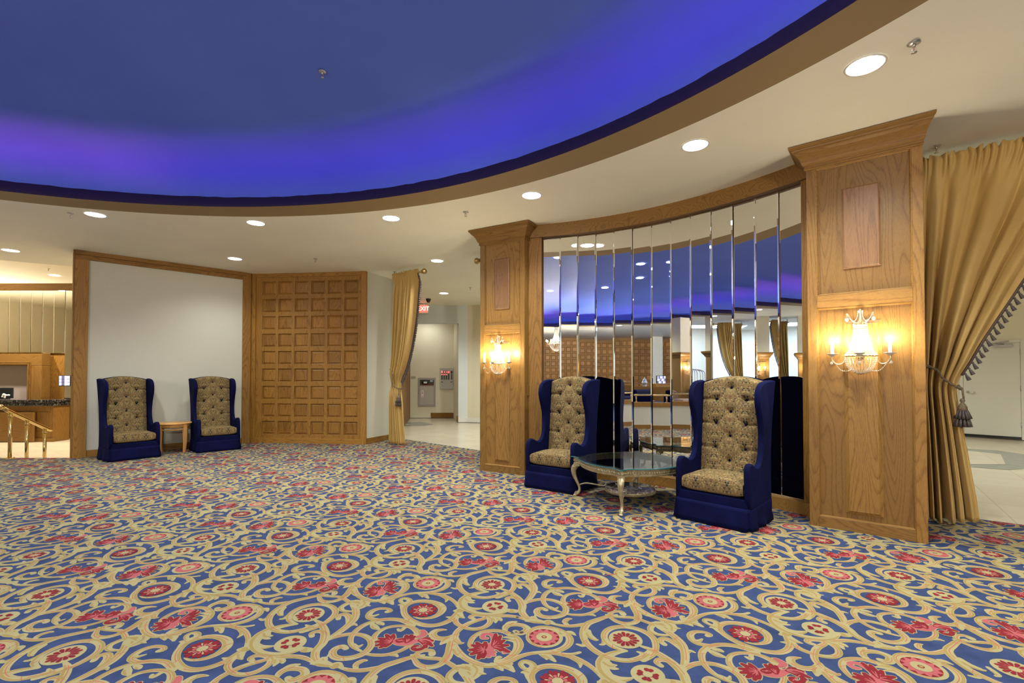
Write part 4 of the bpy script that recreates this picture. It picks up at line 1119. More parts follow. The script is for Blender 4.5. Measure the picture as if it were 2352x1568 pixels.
for k in range(2, len(g.m)): g.m[k] = 1
g.build('glass_top', [M['glass'], M['glass_edge']], tb_)['label'] = 'clear glass top with green edge'
aO = top_outline(.452); aI = top_outline(.405)
b = MB(); n = len(aO)
rows = [(aO,.441),(aO,.432),([(x*.985,y*.985) for x,y in aO],.428),([(x*.985,y*.985) for x,y in aO],.388),(aO,.384),([(x*.99,y*.99) for x,y in aO],.372),(aI,.372),(aI,.441)]
v = [(x,y,z) for P,z in rows for x,y in P]
b.add(v, [(j*n+i, j*n+(i+1)%n, ((j+1)%8)*n+(i+1)%n, ((j+1)%8)*n+i) for j in range(8) for i in range(n)], 0)
b.build('apron', M['champagne'], tb_)
b = MB()       # carved guilloche running round the apron
acc = 0; pv = aO[0]
pts = [(x*.99,y*.99) for x,y in aO]; pts.append(pts[0])
run = []; 
for a, c in zip(pts[:-1], pts[1:]):
    L = math.dist(a, c); k = 0
    while acc < L:
        run.append((a[0]+(c[0]-a[0])*acc/L, a[1]+(c[1]-a[1])*acc/L, math.atan2(c[1]-a[1], c[0]-a[0]))); acc += .028
    acc -= L
for x, y, a in run:
    b.sphere((0,0,0), .0145, 7, 5, T=Tr(x,y,.408) @ Rz(a) @ Ry(.6), sc=(1.15,.55,.8))
    b.sphere((0,0,0), .006, 5, 4, T=Tr(x+math.cos(a)*.014,y+math.sin(a)*.014,.422) @ Rz(a), sc=(1,.8,1))
b.build('carved_moulding', M['champagne'], tb_)
for sx in (-1,1):
    for sy in (-1,1):
        d = (sx/math.sqrt(2), sy/math.sqrt(2)); B = S2-.02
        P = crom([(B-.005,.37),(B+.016,.345),(B+.040,.31),(B+.038,.25),(B+.010,.18),(B-.022,.11),(B-.024,.065),(B+.000,.03),(B+.030,.018)], 5)
        R_ = crom([(.026,),(.034,),(.033,),(.026,),(.019,),(.0145,),(.016,),(.020,),(.017,)], 5)
        leg = MB()
        ox, oy = sx*B, sy*B
        leg.tube([(ox+d[0]*(r-B), oy+d[1]*(r-B), z) for r, z in P], [q[0] for q in R_], 10)
        leg.lathe([(.0,0),(.02,.0),(.024,.008),(.02,.016),(.0,.018)], 10, T=Tr(ox+d[0]*.024, oy+d[1]*.024, 0.002))
        lo = leg.build('leg', M['champagne'], tb_)
        cv = MB()
        cv.box(-.034,.034,-.034,.034,.345,.385, T=Tr(ox,oy,0) @ Rz(math.atan2(sy,sx)))
        for s_ in (-1,1):   # scroll ears on the knee
            tt = (-d[1]*s_, d[0]*s_)
            cv.lathe([(.0,-.008),(.012,-.008),(.017,0),(.012,.008),(0,.008)], 12, T=Tr(ox+d[0]*.03+tt[0]*.026, oy+d[1]*.03+tt[1]*.026, .335) @ Rz(math.atan2(tt[1],tt[0])) @ Ry(PI/2))
            cv.lathe([(.0,-.006),(.012,-.006),(.015,0),(.012,.006),(0,.006)], 12, T=Tr(ox+d[0]*.014+tt[0]*.014, oy+d[1]*.014+tt[1]*.014, .04) @ Rz(math.atan2(tt[1],tt[0])) @ Ry(PI/2))
        for k in range(6):  # acanthus on the knee
            z = .325-.022*k; r = B + [.058,.064,.064,.060,.053,.045][k] - .004
            for s_ in (-1,0,1):
                cv.sphere((0,0,0), .012-.0012*k, 6, 5, T=Tr(ox+d[0]*(r-B)-d[1]*s_*.013, oy+d[1]*(r-B)+d[0]*s_*.013, z-abs(s_)*.008) @ Rz(math.atan2(sy,sx)), sc=(.55,.8,1.5))
        cv.build('carving', M['champagne'], lo)
        # curved stretcher from the leg to the lower shelf, ending in a scroll
        q = crom([(B-.0,.125),(B-.06,.155),(B-.14,.150),(B-.20,.140),(B-.222,.15),(B-.228,.175),(B-.212,.185),(B-.205,.172)], 5)
        MB().tube([(d[0]*r*1.414*.98, d[1]*r*1.414*.98, z) for r, z in q], .0085, 8).build('stretcher', M['champagne'], tb_)
b = MB().lathe([(.0,.152),(.262,.152),(.266,.148),(.266,.136),(.0,.136)], 48)
b.build('marble_shelf', M['marble'], tb_)['label'] = 'round brown marble shelf'
b = MB().lathe([(.255,.137),(.272,.137),(.274,.130),(.268,.124),(.270,.112),(.262,.105),(.245,.105),(.245,.137)], 48)
for k in range(72): b.sphere((.271*math.cos(2*PI*k/72), .271*math.sin(2*PI*k/72), .118), .0065, 5, 4)
b.build('shelf_rim', M['champagne'], tb_)

# ------------------------------------------------------------------ round wooden side table
M['maple'] = oak('honey_maple', 'x', (.52,.27,.09), (.40,.19,.055), .35, figure=.6)
M['maple_v'] = oak('honey_maple_legs', 'z', (.52,.27,.09), (.40,.19,.055), .35, figure=.6)
st = thing('side_table', 'round honey-coloured wooden side table between the two far wing chairs', 'side table', (-6.12, 8.71, .003), math.radians(60))
MB().lathe([(0,.535),(.276,.535),(.282,.531),(.282,.516),(.274,.508),(.0,.508)], 48).build('tabletop', M['maple'], st)
MB().lathe([(.262,.508),(.262,.452),(.246,.452),(.246,.508)], 48).build('apron', M['maple'], st)
MB().lathe([(.260,.430),(.260,.408),(.246,.408),(.246,.430)], 48).build('lower_ring', M['maple'], st)
for k in range(4):
    a = PI/2*k + .3
    P = crom([(.258,.508),(.262,.40),(.266,.28),(.262,.15),(.246,.0)], 4); W = crom([(.032,),(.030,),(.026,),(.021,),(.016,)], 4)
    b = MB()
    for j in range(len(P)-1):
        (r0,z0),(r1,z1) = P[j],P[j+1]; w0,w1 = W[j][0],W[j+1][0]
        T = Rz(a)
        b.add([(r0-w0,-w0,z0),(r0+w0*.4,-w0,z0),(r0+w0*.4,w0,z0),(r0-w0,w0,z0),(r1-w1,-w1,z1),(r1+w1*.4,-w1,z1),(r1+w1*.4,w1,z1),(r1-w1,w1,z1)], [(0,1,5,4),(1,2,6,5),(2,3,7,6),(3,0,4,7)] + ([(4,5,6,7)] if j == len(P)-2 else []) + ([(3,2,1,0)] if j == 0 else []), 0, False, T)
    b.build('leg', M['maple_v'], st)

# ------------------------------------------------------------------ curtains
def curtain_mat(name):
    m, nt, p = newmat(name); p.inputs['Roughness'].default_value = .75
    p.inputs['Sheen Weight'].default_value = .25; p.inputs['Sheen Roughness'].default_value = .4; p.inputs['Sheen Tint'].default_value = (1,.8,.45,1)
    no = node(nt, 'ShaderNodeTexNoise', i_Scale=2.2, i_Detail=3.0); nt.links.new(coords(nt, (1,1,.5)), no.inputs[0])
    r = ramp(nt, no.outputs[0], [(.35,(.42,.262,.070)),(.7,(.52,.345,.118))]); nt.links.new(r.outputs[0], p.inputs['Base Color'])
    w = node(nt, 'ShaderNodeTexNoise', i_Scale=300.0); nt.links.new(coords(nt), w.inputs[0]); bump(nt, p, w.outputs[0], .08, .001)
    return m
M['gold_cloth'] = curtain_mat('gold_damask')
M['tassel'] = plain('brown_and_silver_fringe', (.075,.058,.052), .6, noise=.85, nscale=160)
M['tassel_dk'] = plain('plum_braid', (.085,.05,.038), .7, noise=.6, nscale=200)
M['cord'] = plain('twisted_cord', (.15,.105,.06), .6, noise=.85, nscale=180)
def interp(z, T):
    for (z0, a), (z1, c) in zip(T[:-1], T[1:]):
        if z0 >= z >= z1:
            t = (z0-z)/(z0-z1); t = t*t*(3-2*t) if False else t
            return a + (c-a)*t
    return T[-1][1] if z < T[-1][0] else T[0][1]
def smooth(T):
    return [(q[0], q[1]) for q in crom(T, 6)]
def curtain(label, tlabel, loc, rz, left, right, ztop, tie, nf=11, amp=.055, fringe_n=46, tie_anchor=None, rod=(0,1.2), finial_end=True, hem=None, tscale=1.0, anchor_y=-.05, tasside=-1):
    """local x along the rod from the bracket post, -y towards the rotunda; left/right: tables of z -> x"""
    t = thing('curtain', label, 'curtain', loc, rz)
    Lt, Rt = smooth(left), smooth(right)
    b = MB(); nu, nv = 170, 72
    rr_ = random.Random(int(abs(loc[0])*100))
    ph = [rr_.uniform(-.5,.5) for _ in range(nf+2)]; am = [rr_.uniform(.6,1.3) for _ in range(nf+2)]
    def zof(v, u):
        z = ztop + .055 - v*(ztop+.055-.022)
        return z
    def pt(u, v):
        z = zof(v, u)
        zz = min(z, ztop)
        x0, x1 = interp(zz, Lt), interp(zz, Rt)
        w = x1-x0
        k = u*nf; i = int(min(k, nf-1)); fr = k-i
        # irregular folds: close and deep by the pillar, broad and flat towards the leading edge
        kk = nf*(1.18*u - .34*u*u*u/1.0*1.0 + .05*math.sin(9*u+ph[0]*3))
        i = int(max(0, min(kk, nf-1))); fr = min(1, max(0, kk-i))
        ratio = max(.30, min(1.5, .55/max(w, .1)))
        A = amp*ratio*(am[i]*(1-fr)+am[i+1]*fr)*(1.15-.75*max(0,u-.55)/.45)
        fall = min(1, max(0, (ztop-z)/.35))
        c1 = math.cos(2*PI*kk + .5*math.sin(1.3*z+ph[1]*4)); 
        y = -A*(.25+.75*fall)*(math.copysign(abs(c1)**.75, c1)) - .18*A*math.cos(4.6*PI*kk+1.0+z)
        y += -.012*(1-fall)*math.cos(2*PI*nf*3.1*u + 2*math.sin(11*u))
        x = x0 + w*(u + .010*math.sin(2*PI*kk+.7))
        dt = abs(z-tie)
        if dt < .22: y *= .45 + .55*(dt/.22)
        if z < tie: y -= .03*math.sin(PI*min(1,(tie-z)/tie*1.0))*(u)
        if z > ztop-.14: y = y*min(1, max(.25, (ztop-.03-z)/.11)) - .030*min(1, max(0, (z-ztop+.14)/.10)) - .015*math.cos(2*PI*nf*4.3*u + 2.5*math.sin(13*u))*(1-.6*min(1,max(0,(ztop-z)/.14)))
        if z > ztop+.03: x += .006*math.sin(k*23); y = y*1.3 - .012*math.sin(k*14); z += .014*math.sin(k*17) + .008*math.sin(k*29)
        if v > .985: z += .004*math.sin(k*3)
        if hem: z = z + hem*u**3*max(0, (1-(z/0.5))) if z < .5 else z
        return (x, y, z)
    b.grid(pt, nu, nv, 0)
    o = b.build('drape', M['gold_cloth'], t)
    sm = o.modifiers.new('thick', 'SOLIDIFY'); sm.thickness = .004
    # fringe of little tassels down the leading edge, from rod to tie-back
    P = []
    vv = 0
    E_ = [pt(1.0, k/400) for k in range(401)]
    E_ = [q for q in E_ if tie+.04 < q[2] < ztop-.01]
    br = MB(); br.tube(E_[::3], .011, 6); br.build('braid', M['tassel_dk'], t)
    L = [0]
    for a, c in zip(E_[:-1], E_[1:]): L.append(L[-1]+math.dist(a, c))
    for k in range(fringe_n):
        d_ = L[-1]*(k+.5)/fringe_n; i = max(j for j in range(len(L)) if L[j] <= d_)
        x, y, z = E_[i]
        T = Tr(x+.006, y, z) @ Ry(-.45)
        ts = MB().lathe([(.002,0),(.006,-.004),(.008,-.012),(.0055,-.020),(.009,-.030),(.0135,-.058),(.012,-.062),(.0,-.060)], 8, T=T @ Matrix.Scale(tscale, 4))
        ts.build('fringe_tassel', M['tassel'], t)
    # rod and finial
    MB().tube([(rod[0],0,ztop),(rod[1],0,ztop)], .020, 12).build('rod', M['abrass'], t)
    if finial_end:
        MB().lathe([(.018,0),(.034,.006),(.034,.016),(.022,.022),(.026,.036),(.050,.055),(.056,.080),(.046,.102),(.02,.114),(.0,.116)], 18, T=Tr(rod[1],0,ztop) @ Ry(PI/2)).build('finial', M['abrass'], t)
    MB().tube([(rod[0]+.06,0,ztop),(rod[0]+.06,0,CH)], .008, 8).lathe([(.0,0),(.022,0),(.022,-.006),(.0,-.008)], 12, T=Tr(rod[0]+.06,0,CH)).build('rod_hanger', M['abrass'], t)
    # tie-back cord with its tassel
    xl, xr = interp(tie, Lt), interp(tie, Rt)
    tb2 = thing('tieback', tlabel, 'tieback', loc, rz)
    za = tie + (tie_anchor if tie_anchor else .2)
    P = crom([(xl-.03, anchor_y, za), (xl+.10, -.085, za-.07), (xl+(xr-xl)*.55, -.115, tie+.02), (xr-.02, -.075, tie-.06), (xr+.02, .0, tie-.075), (xr-.03,.07,tie-.02), (xl+.1,.075,za-.09), (xl-.02,.06,za)], 8)
    cd = MB()
    for q in (0, PI):
        W = []
        for i, p_ in enumerate(P):
            a = i*1.0 + q
            W.append((p_[0], p_[1]+.006*math.cos(a), p_[2]+.006*math.sin(a)))
        cd.tube(W, .0085, 6)
    cd.build('cord', M['cord'], tb2)
    MB().tube(crom([(xl-.055, anchor_y+.04, za-.01),(xl-.04,anchor_y-.01,za-.012),(xl-.02, anchor_y-.015, za-.004),(xl-.022,anchor_y-.01,za+.02)],4), .006, 7).build('hook', M['brass'], tb2)
    tx, ty, tz = xr+.015, tasside*.07, tie-.075
    ta = MB().tube([(tx,ty,tz),(tx+.006,ty,tz-.06),(tx+.01,ty,tz-.11)], .0075, 6)
    ta.lathe([(.0,-.085),(.014,-.09),(.020,-.105),(.014,-.12),(.012,-.128),(.022,-.14),(.034,-.165),(.036,-.19),(.028,-.2)], 14, T=Tr(tx,ty,tz))
    ta.build('tassel_head', M['cord'], tb2)
    sk = MB()
    for tier, (z0, r0, r1, h, n_) in enumerate(((-.19,.030,.055,.085,12),(-.26,.040,.056,.085,11))):
        for k in range(n_):
            a = 2*PI*k/n_ + tier*.3
            sk.lathe([(.0,0),(.007,-.005),(.011,-h*.45),(.0135,-h),(.0,-h+.003)], 7, T=Tr(tx+r0*math.cos(a), ty+r0*math.sin(a), tz+z0) @ Rz(a) @ Ry(-math.atan2(r1-r0, h)))
    sk.build('tassel_skirt', M['tassel'], tb2)
    return t
rdN = math.atan2(4.128-4.525, 4.430-3.904)
curtain('large gold curtain tied back beside the near pillar, with tasselled edge', 'twisted cord tie-back with a big tassel on the large near curtain',
        (3.93, 4.62, 0), rdN, [(3.5,.0),(3.2,.0),(2,.0),(1.2,.005),(.9,.01),(.4,.015),(0,.02)],
        [(3.5,1.34),(3.35,1.31),(2.9,1.09),(2.4,.79),(2.0,.585),(1.7,.435),(1.5,.345),(1.33,.265),(1.2,.25),(.9,.285),(.5,.335),(.2,.37),(0,.385)],
        3.40, 1.33, nf=6, amp=.06, fringe_n=40, tie_anchor=.17, rod=(-.05,1.5), finial_end=False, hem=.05, tscale=1.25)
rdF = math.atan2(9.222-9.752, -1.742+2.382)
curtain('gold curtain tied back beside the coffered oak panel', 'twisted cord tie-back with tassel on the far gold curtain',
        (-2.40, 9.77, 0), rdF, [(3.5,.0),(3,-.01),(2,-.03),(1.4,-.03),(.9,-.04),(.4,-.07),(0,-.10)],
        [(3.5,.80),(3.38,.79),(3.0,.755),(2.6,.70),(2.2,.62),(1.8,.50),(1.5,.37),(1.28,.25),(1.1,.24),(.8,.31),(.4,.37),(0,.41)],
        3.38, 1.2, nf=9, amp=.05, fringe_n=60, tie_anchor=.32, rod=(-.05,.86), tscale=1.25)
# rod end of the matching curtain, showing past the far pillar
ro = thing('curtain_rod', 'antique brass curtain rod end showing behind the farther pillar', 'curtain rod', (-.60, 8.35, 3.38), rdF)
MB().tube([(0.05,0,0),(1.3,0,0)], .02, 12).build('rod', M['abrass'], ro)
MB().lathe([(.018,0),(.034,.006),(.034,.016),(.022,.022),(.026,.036),(.050,.055),(.056,.080),(.046,.102),(.02,.114),(.0,.116)], 18, T=Tr(.06,0,0) @ Ry(-PI/2)).build('finial', M['abrass'], ro)
MB().tube([(.12,0,0),(.12,0,.12)], .008, 8).build('rod_hanger', M['abrass'], ro)

# ------------------------------------------------------------------ recessed downlights and sprinklers
def make_downlight(label, group, z=CH):
    t = thing('ceiling_downlight', label, 'ceiling light', (0,0,z), 0, group)
    MB().lathe([(.108,-.001),(.110,-.006),(.122,-.005),(.124,-.001)], 36).build('trim_ring', M['canring'], t)
    MB().lathe([(.0,-.0035),(.06,-.003),(.109,-.0015)], 36).build('lens', M['lens'], t)
    return t
GD = 'recessed downlights in the cream ceiling'
dl0 = make_downlight('', GD)
first = [True]
def downlight(x, y, label, z=CH, watts=DOWN_W, group=GD, col=(.94,1,.93)):
    if first[0]: o = dl0; o['label'] = label; first[0] = False
    else: o = copy_tree(dl0); o['label'] = label; o['group'] = group
    o.location = (x, y, z)
    if watts: lamp('SPOT', 'downlight_beam', (x, y, z-.03), watts, col, None, spot_size=2.5, spot_blend=.8, shadow_soft_size=.09)
for (x, y), lab in zip([(2.42,3.26),(1.69,4.40),(.23,5.63),(-1.63,6.45),(-3.56,6.65),(-5.49,6.30)],
    ['largest-looking recessed downlight, next to the large sprinkler', 'recessed downlight above the near wing chair, second along the ring', 'recessed downlight above the far pillar, third along the ring',
     'recessed downlight above the coffered panel, fourth along the ring', 'recessed downlight above the white wall, fifth along the ring', 'recessed downlight close beside a sprinkler, sixth along the ring']):
    downlight(x, y, lab)
downlight(-8.48, 8.10, 'recessed downlight over the brass handrail, outside the ring', watts=70)
downlight(-5.02, 8.68, 'small-looking downlight over the gap between white wall and coffered panel', watts=60)
downlight(-1.38, 8.84, 'small-looking downlight beside the far curtain rod', watts=60)
downlight(-1.75, 12.3, 'most distant downlight, deep in the hall near the red sign', watts=85)
downlight(-12.5, 13.1, 'downlight in the higher reception ceiling above the wood band', z=4.125, watts=380, col=(1,.9,.72))
downlight(-2.8, 15.25, 'added downlight brightening the alcove with the fire cabinet, unseen behind the header', watts=24)  # extra lamp added to lift the dark alcove
# beyond the frame: the rest of the ring and the halls, as the mirrors show them
for k, dg in enumerate((8.0,-12,-36,-60,-84,-108,-132,-156,178,160,142)):
    a = math.radians(dg)
    downlight(RC[0]+6.69*math.cos(a), RC[1]+6.69*math.sin(a), '%s recessed downlight along the unseen side of the ring, counted from the near pillar' % ORD[k], watts=DOWN_W*.8)
for k in range(8):
    a = 2*PI*k/8+.2
    downlight(RC[0]+2.4*math.cos(a), RC[1]+2.4*math.sin(a), '%s downlight of the circle in the middle of the blue dome' % ORD[k], z=4.392, watts=DOWN_W*.7, group='downlights in the blue dome')
for x, y in ((7.5,9.3),(6.4,6.0),(9.6,6.5)): downlight(x, y, 'hall downlight hidden behind the large near curtain', watts=120)
for x, y in ((-.3,11.8),(1.8,10.5)): downlight(x, y, 'hall downlight hidden behind the farther pillar', watts=110)
for x, y in ((-9.5,12.0),(-14.5,13.0),(-9.0,14.0)): downlight(x, y, 'reception downlight in the higher ceiling, out of the picture', z=4.125, watts=380, col=(1,.9,.72))

def make_sprinkler():
    t = thing('fire_sprinkler', '', 'sprinkler', (0,0,CH), 0, 'fire sprinklers on the ceiling')
    MB().lathe([(.0,-.001),(.036,-.001),(.036,-.004),(.024,-.010),(.012,-.012),(.0,-.012)], 20).build('escutcheon', M['steel'], t)
    b = MB().lathe([(.0,-.01),(.010,-.01),(.010,-.022),(.006,-.026),(.0,-.026)], 10)
    for s_ in (-1,1): b.tube([(s_*.007,0,-.022),(s_*.012,0,-.035),(s_*.010,0,-.050),(s_*.002,0,-.060)], .002, 5)
    b.build('frame', M['steel'], t)
    MB().lathe([(.0,-.022),(.0025,-.022),(.0025,-.052),(.0,-.052)], 8).build('glass_bulb', plain('red_sprinkler_bulb', (.5,.03,.02), .1), t)
    MB().lathe([(.0,-.058),(.016,-.059),(.017,-.062),(.0,-.062)], 14).build('deflector', M['steel'], t)
    return t
sp0 = make_sprinkler()
for k, ((x, y, z), lab) in enumerate([((2.57,3.04,CH),'large-looking fire sprinkler beside the largest downlight'), ((-5.77,6.25,CH),'fire sprinkler close beside the sixth ring downlight'), ((-.60,6.2,CH),'fire sprinkler on the ceiling near the crown of the farther pillar'),
        ((-3.56,8.68,CH),'fire sprinkler over the coffered oak panel'), ((-1.0,11.5,CH),'fire sprinkler in the hall beyond the farther pillar'), ((-1.80,4.52,4.262),'white fire sprinkler alone on the blue dome'), ((3.93,4.42,CH),'fire sprinkler above the top corner of the large gold curtain'), ((-11.9,12.3,4.13),'fire sprinkler on the reception ceiling')]):
    o = sp0 if k == 0 else copy_tree(sp0)
    o.location = (x, y, z); o['label'] = lab
# ------------------------------------------------------------------ hall beyond the curtained opening
def text_mesh(name, txt, size, mat, T, parent=None, depth=.002):
    cu = bpy.data.curves.new(name, 'FONT'); cu.body = txt; cu.size = size; cu.extrude = depth; cu.align_x = 'CENTER'; cu.align_y = 'CENTER'; cu.offset = size*.012
    o = bpy.data.objects.new(name+'_tmp', cu); COL.objects.link(o)
    bpy.context.view_layer.update()
    me = bpy.data.meshes.new_from_object(o.evaluated_get(bpy.context.evaluated_depsgraph_get()))
    bpy.data.objects.remove(o)
    me.name = name; me.materials.clear(); me.materials.append(mat)
    r = bpy.data.objects.new(name, me); COL.objects.link(r)
    r.matrix_local = T @ Rx(PI/2)
    if parent: r.parent = parent
    return r
ex = thing('exit_sign', 'lit red EXIT sign hanging by the far curtain', 'exit sign', (-2.565, 13.9, 3.20), -.10)
MB().box(-.14,.14,0,.06,0,.25).build('housing', M['white_gloss'], ex, .006)
MB().box(-.122,.122,-.004,0,.022,.228).build('red_face', emit('exit_red_glow', (1.0,.10,.07), 1.1), ex)
text_mesh('lettering', 'EXIT', .165, emit('exit_letters', (1.0,.36,.30), 1.5), Tr(0,-.006,.125), ex)
MB().box(-.02,.02,.015,.045,.25,.30).build('ceiling_mount', M['white_gloss'], ex)
dc = thing('dome_camera', 'small black dome camera on the ceiling over the EXIT sign', 'security camera', (-2.30, 13.2, CH))
MB().lathe([(.0,0),(.07,0),(.07,-.03),(.062,-.034),(.0,-.034)], 20).build('base', M['black'], dc)
MB().lathe([(.060,-.034),(.058,-.06),(.042,-.09),(.02,-.105),(.0,-.108)], 20).build('dome', plain('smoked_dome', (.02,.018,.016), .08), dc)
YA = 15.9
fc_ = thing('fire_hose_cabinet', 'grey metal fire hose cabinet with a window, set in the alcove wall', 'cabinet', (-2.81, YA-.006, .385))
G1 = plain('grey_cabinet_metal', (.50,.47,.42), .4, .2); G2 = plain('grey_cabinet_frame', (.42,.38,.36), .4, .2)
b = MB(); b.box(-.285,-.235,-.03,0,0,.94).box(.235,.285,-.03,0,0,.94).box(-.235,.235,-.03,0,0,.05).box(-.235,.235,-.03,0,.87,.94).box(-.235,.235,-.028,0,.655,.685)
b.build('frame', G2, fc_, .003)
d_ = MB().box(-.232,.232,-.026,-.008,.055,.652).build('door', G1, fc_, .003)
MB().box(-.175,-.105,-.029,-.026,.30,.53).build('sticker', M['white_gloss'], d_)
MB().box(-.150,-.130,-.031,-.029,.40,.50).box(-.165,-.115,-.031,-.029,.325,.34).build('sticker_print', plain('sticker_red', (.55,.06,.05), .5), d_)
MB().box(-.268,-.238,-.045,-.026,.44,.50).build('latch', M['steel'], d_)
MB().box(-.235,.235,-.012,-.002,.685,.87).build('recess', plain('cabinet_inside', (.09,.085,.05), .7), fc_)
MB().lathe([(.0,0),(.11,0),(.125,-.02),(.11,-.035),(.0,-.035)], 20, T=Tr(-.05,.0,.785) @ Rx(PI/2) @ Matrix.Diagonal((1,.62,-1,1))).build('hose_reel', plain('dark_hose', (.03,.022,.02), .6), fc_)
MB().box(-.10,.01,-.046,-.040,.755,.81).build('white_label', M['white_gloss'], fc_)
MB().box(.11,.20,-.030,-.012,.80,.86).build('blue_label', plain('pale_blue_label', (.45,.55,.75), .4), fc_)
MB().box(-.14,.22,-.030,-.012,.688,.708).build('red_bar', plain('cabinet_red', (.25,.02,.03), .4), fc_)
fa = thing('fire_alarm_panel', 'grey fire alarm panel with rows of red and dark windows, on the alcove wall', 'control panel', (-2.165, YA-.006, .95))
MB().box(-.222,.222,-.022,0,0,.69).build('face_plate', plain('alarm_plate', (.55,.55,.52), .35, .3), fa, .003)
dk = M['dark']; rd = emit('alarm_red_light', (1.0,.08,.08), 1.6); rd2 = plain('alarm_dim_red', (.25,.02,.025), .3)
for i in range(5):
    x = -.145 + i*.075 + (.02 if i == 4 else 0)
    lit = i < 4
    MB().box(x-.026,x+.026,-.026,-.022,.515,.60).build('zone_window', rd2 if lit else dk, fa)
    if lit: MB().box(x-(.022 if i in (0,3) else .002),x+.022,-.028,-.026,.535,.585 if i else .595).build('lit_lamp', rd, fa)
    b = MB()
    for j in range(5): b.box(x-.024,x+.024,-.026,-.022,.315+j*.038,.345+j*.038)
    b.build('zone_switches', dk, fa)
    if i < 3: MB().box(x-.02,x+.02,-.028,-.022,.466,.488).build('lit_lamp', rd, fa)
MB().box(-.17,-.12,-.026,-.022,.22,.245).box(.14,.19,-.026,-.022,.22,.245).build('slots', dk, fa)
for x, z, r in ((-.17,.175,.016),(.15,.165,.016),(.04,.225,.010),(.04,.055,.009)): MB().lathe([(.0,-.008),(r,-.008),(r,0)], 12, T=Tr(x,-.022,z) @ Rx(-PI/2) @ Matrix.Scale(-1,4,(0,0,1))).build('key_switch', M['black'], fa)
pl = MB().box(-.075,.075,-.012,0,0,.055).build('name_plate', plain('beige_plate', (.45,.36,.27), .5), None, .003); pl.location = (-3.26, YA-.002, 1.315)
tag(pl, 'small beige plate on the alcove wall above the hose cabinet', 'plaque')
# flush door in the hall seen past the near curtain
TD = frame2((10.392,11.077),(10.99,10.396)); aD = math.atan2(10.396-11.077, 10.99-10.392)
dr = thing('door_1', 'cream flush door with closer, past the large gold curtain', 'door', (10.392,11.077,0), aD); dr['kind'] = 'structure'; del dr['category']
MB().box(.0,.905,-.02,.02,.02,2.10).build('door_leaf', M['doorw'], dr, .003)
b = MB(); b.box(-.07,-.004,-.035,.02,0,2.17).box(.91,.975,-.035,.02,0,2.17).box(-.004,.91,-.035,.02,2.104,2.17); b.build('door_frame', M['doorw'], dr, .003)
h = MB(); h.lathe([(.0,-.01),(.027,-.01),(.029,0),(.0,0)], 16, T=Tr(.075,-.02,1.01) @ Rx(-PI/2) @ Matrix.Scale(-1,4,(0,0,1))); h.tube([(.075,-.03,1.01),(.075,-.06,1.01),(.10,-.066,1.01),(.20,-.062,1.005)], .010, 8); h.build('lever_handle', M['chrome'], dr)
c = MB(); c.box(.50,.80,-.075,-.02,2.015,2.065); c.build('closer_body', M['steel'], dr, .006)
c = MB(); c.tube([(.66,-.05,2.07),(.52,-.11,2.10),(.68,-.05,2.135),(.74,-.04,2.14)], .010, 6); c.build('closer_arm', M['steel'], dr)
c = MB(); c.box(.0,.905,-.032,-.02,.008,.06)
c.build('door_sweep', M['black'], dr)
c = MB(); [c.lathe([(.0,-.003),(.006,-.003),(.007,0)], 8, T=Tr(.08+.2*k,-.033,.036) @ Rx(-PI/2) @ Matrix.Scale(-1,4,(0,0,1))) for k in range(5)]; c.build('sweep_screws', M['chrome'], dr)
for k in range(3): MB().tube([(.908,-.03,.25+.8*k),(.908,-.03,.36+.8*k)], .009, 8).build('hinge', M['steel'], dr)

# ------------------------------------------------------------------ reception, seen past the end of the white wall
YR = 14.26; q_ = YR/1105
def rx(px): return (px-1176)*q_
def rz_(py): return 1.37+(864-py)*q_+.0
struct(MB().box(-18.5,-5,YR+.02,YR+.2,-.6,4.2).build('wall_reception', M['oakd_v']))
struct(MB().box(-18.5,rx(185),YR-.03,YR+.02,rz_(667),4.13).build('trim_30', M['oak_h'], bevel=.004))
mm0 = mirror_mesh(.333, 0, rz_(666)-rz_(811), .012).build('mirror_panel', M['mirror'])
for k in range(6):
    o = mm0 if k == 0 else mm0.copy()
    if k: COL.objects.link(o)
    o.location = (rx(-6)+.1665+.333*k, YR-.02, rz_(811)); o.rotation_euler = (rj.uniform(-.004,.004),0,rj.uniform(-.006,.006))
    tag(o, '%s of the mirror strips above the reception desk, counted towards the white wall' % ORD[k], 'mirror', 'mirror strips over the reception desk')
hs = rz_(811)-rz_(917)
mm1 = mirror_mesh(.30, 0, rz_(666)-rz_(917), .012).build('mirror_panel', M['mirror'])
for k in range(2):
    o = mm1 if k == 0 else mm1.copy()
    if k: COL.objects.link(o)
    o.location = (rx(-6)+.333*6+.003+.15+.31*k, YR-.02, rz_(917)); o.rotation_euler = (0,0,0)
    tag(o, ['long mirror strip beside the oak surround of the reception desk','long mirror strip behind the small screen, at the edge of the white wall'][k], 'mirror', 'mirror strips over the reception desk')
sr = thing('desk_surround', 'oak surround framing the opening behind the reception counter', 'surround', (rx(60), YR, rz_(918)))
X0 = -rx(60)
b = MB(); b.box(-18.0+X0, rx(118)+X0, -.30,-.03, rz_(840)-rz_(918), rz_(811)-rz_(918)); b.build('lintel', M['oak_h'], sr, .01)
b = MB(); b.box(rx(85)+X0, rx(118)+X0, -.298,-.03, 0, rz_(840)-rz_(918)); b.build('jamb', M['oak_v'], sr, .01)
b = MB(); z1 = rz_(811)-rz_(918); zc = rz_(840)-rz_(918)
for k_, t_ in ((.05,.02),(.10,.012)): b.box(-18+X0, rx(85)+X0+k_, -.30-t_, -.30, zc+k_-.018, zc+k_+.018); b.box(rx(85)+X0+k_-.018, rx(85)+X0+k_+.018, -.30-t_, -.30, 0, zc+k_+.018)
b.build('moulding', M['oak_v'], sr, .004)
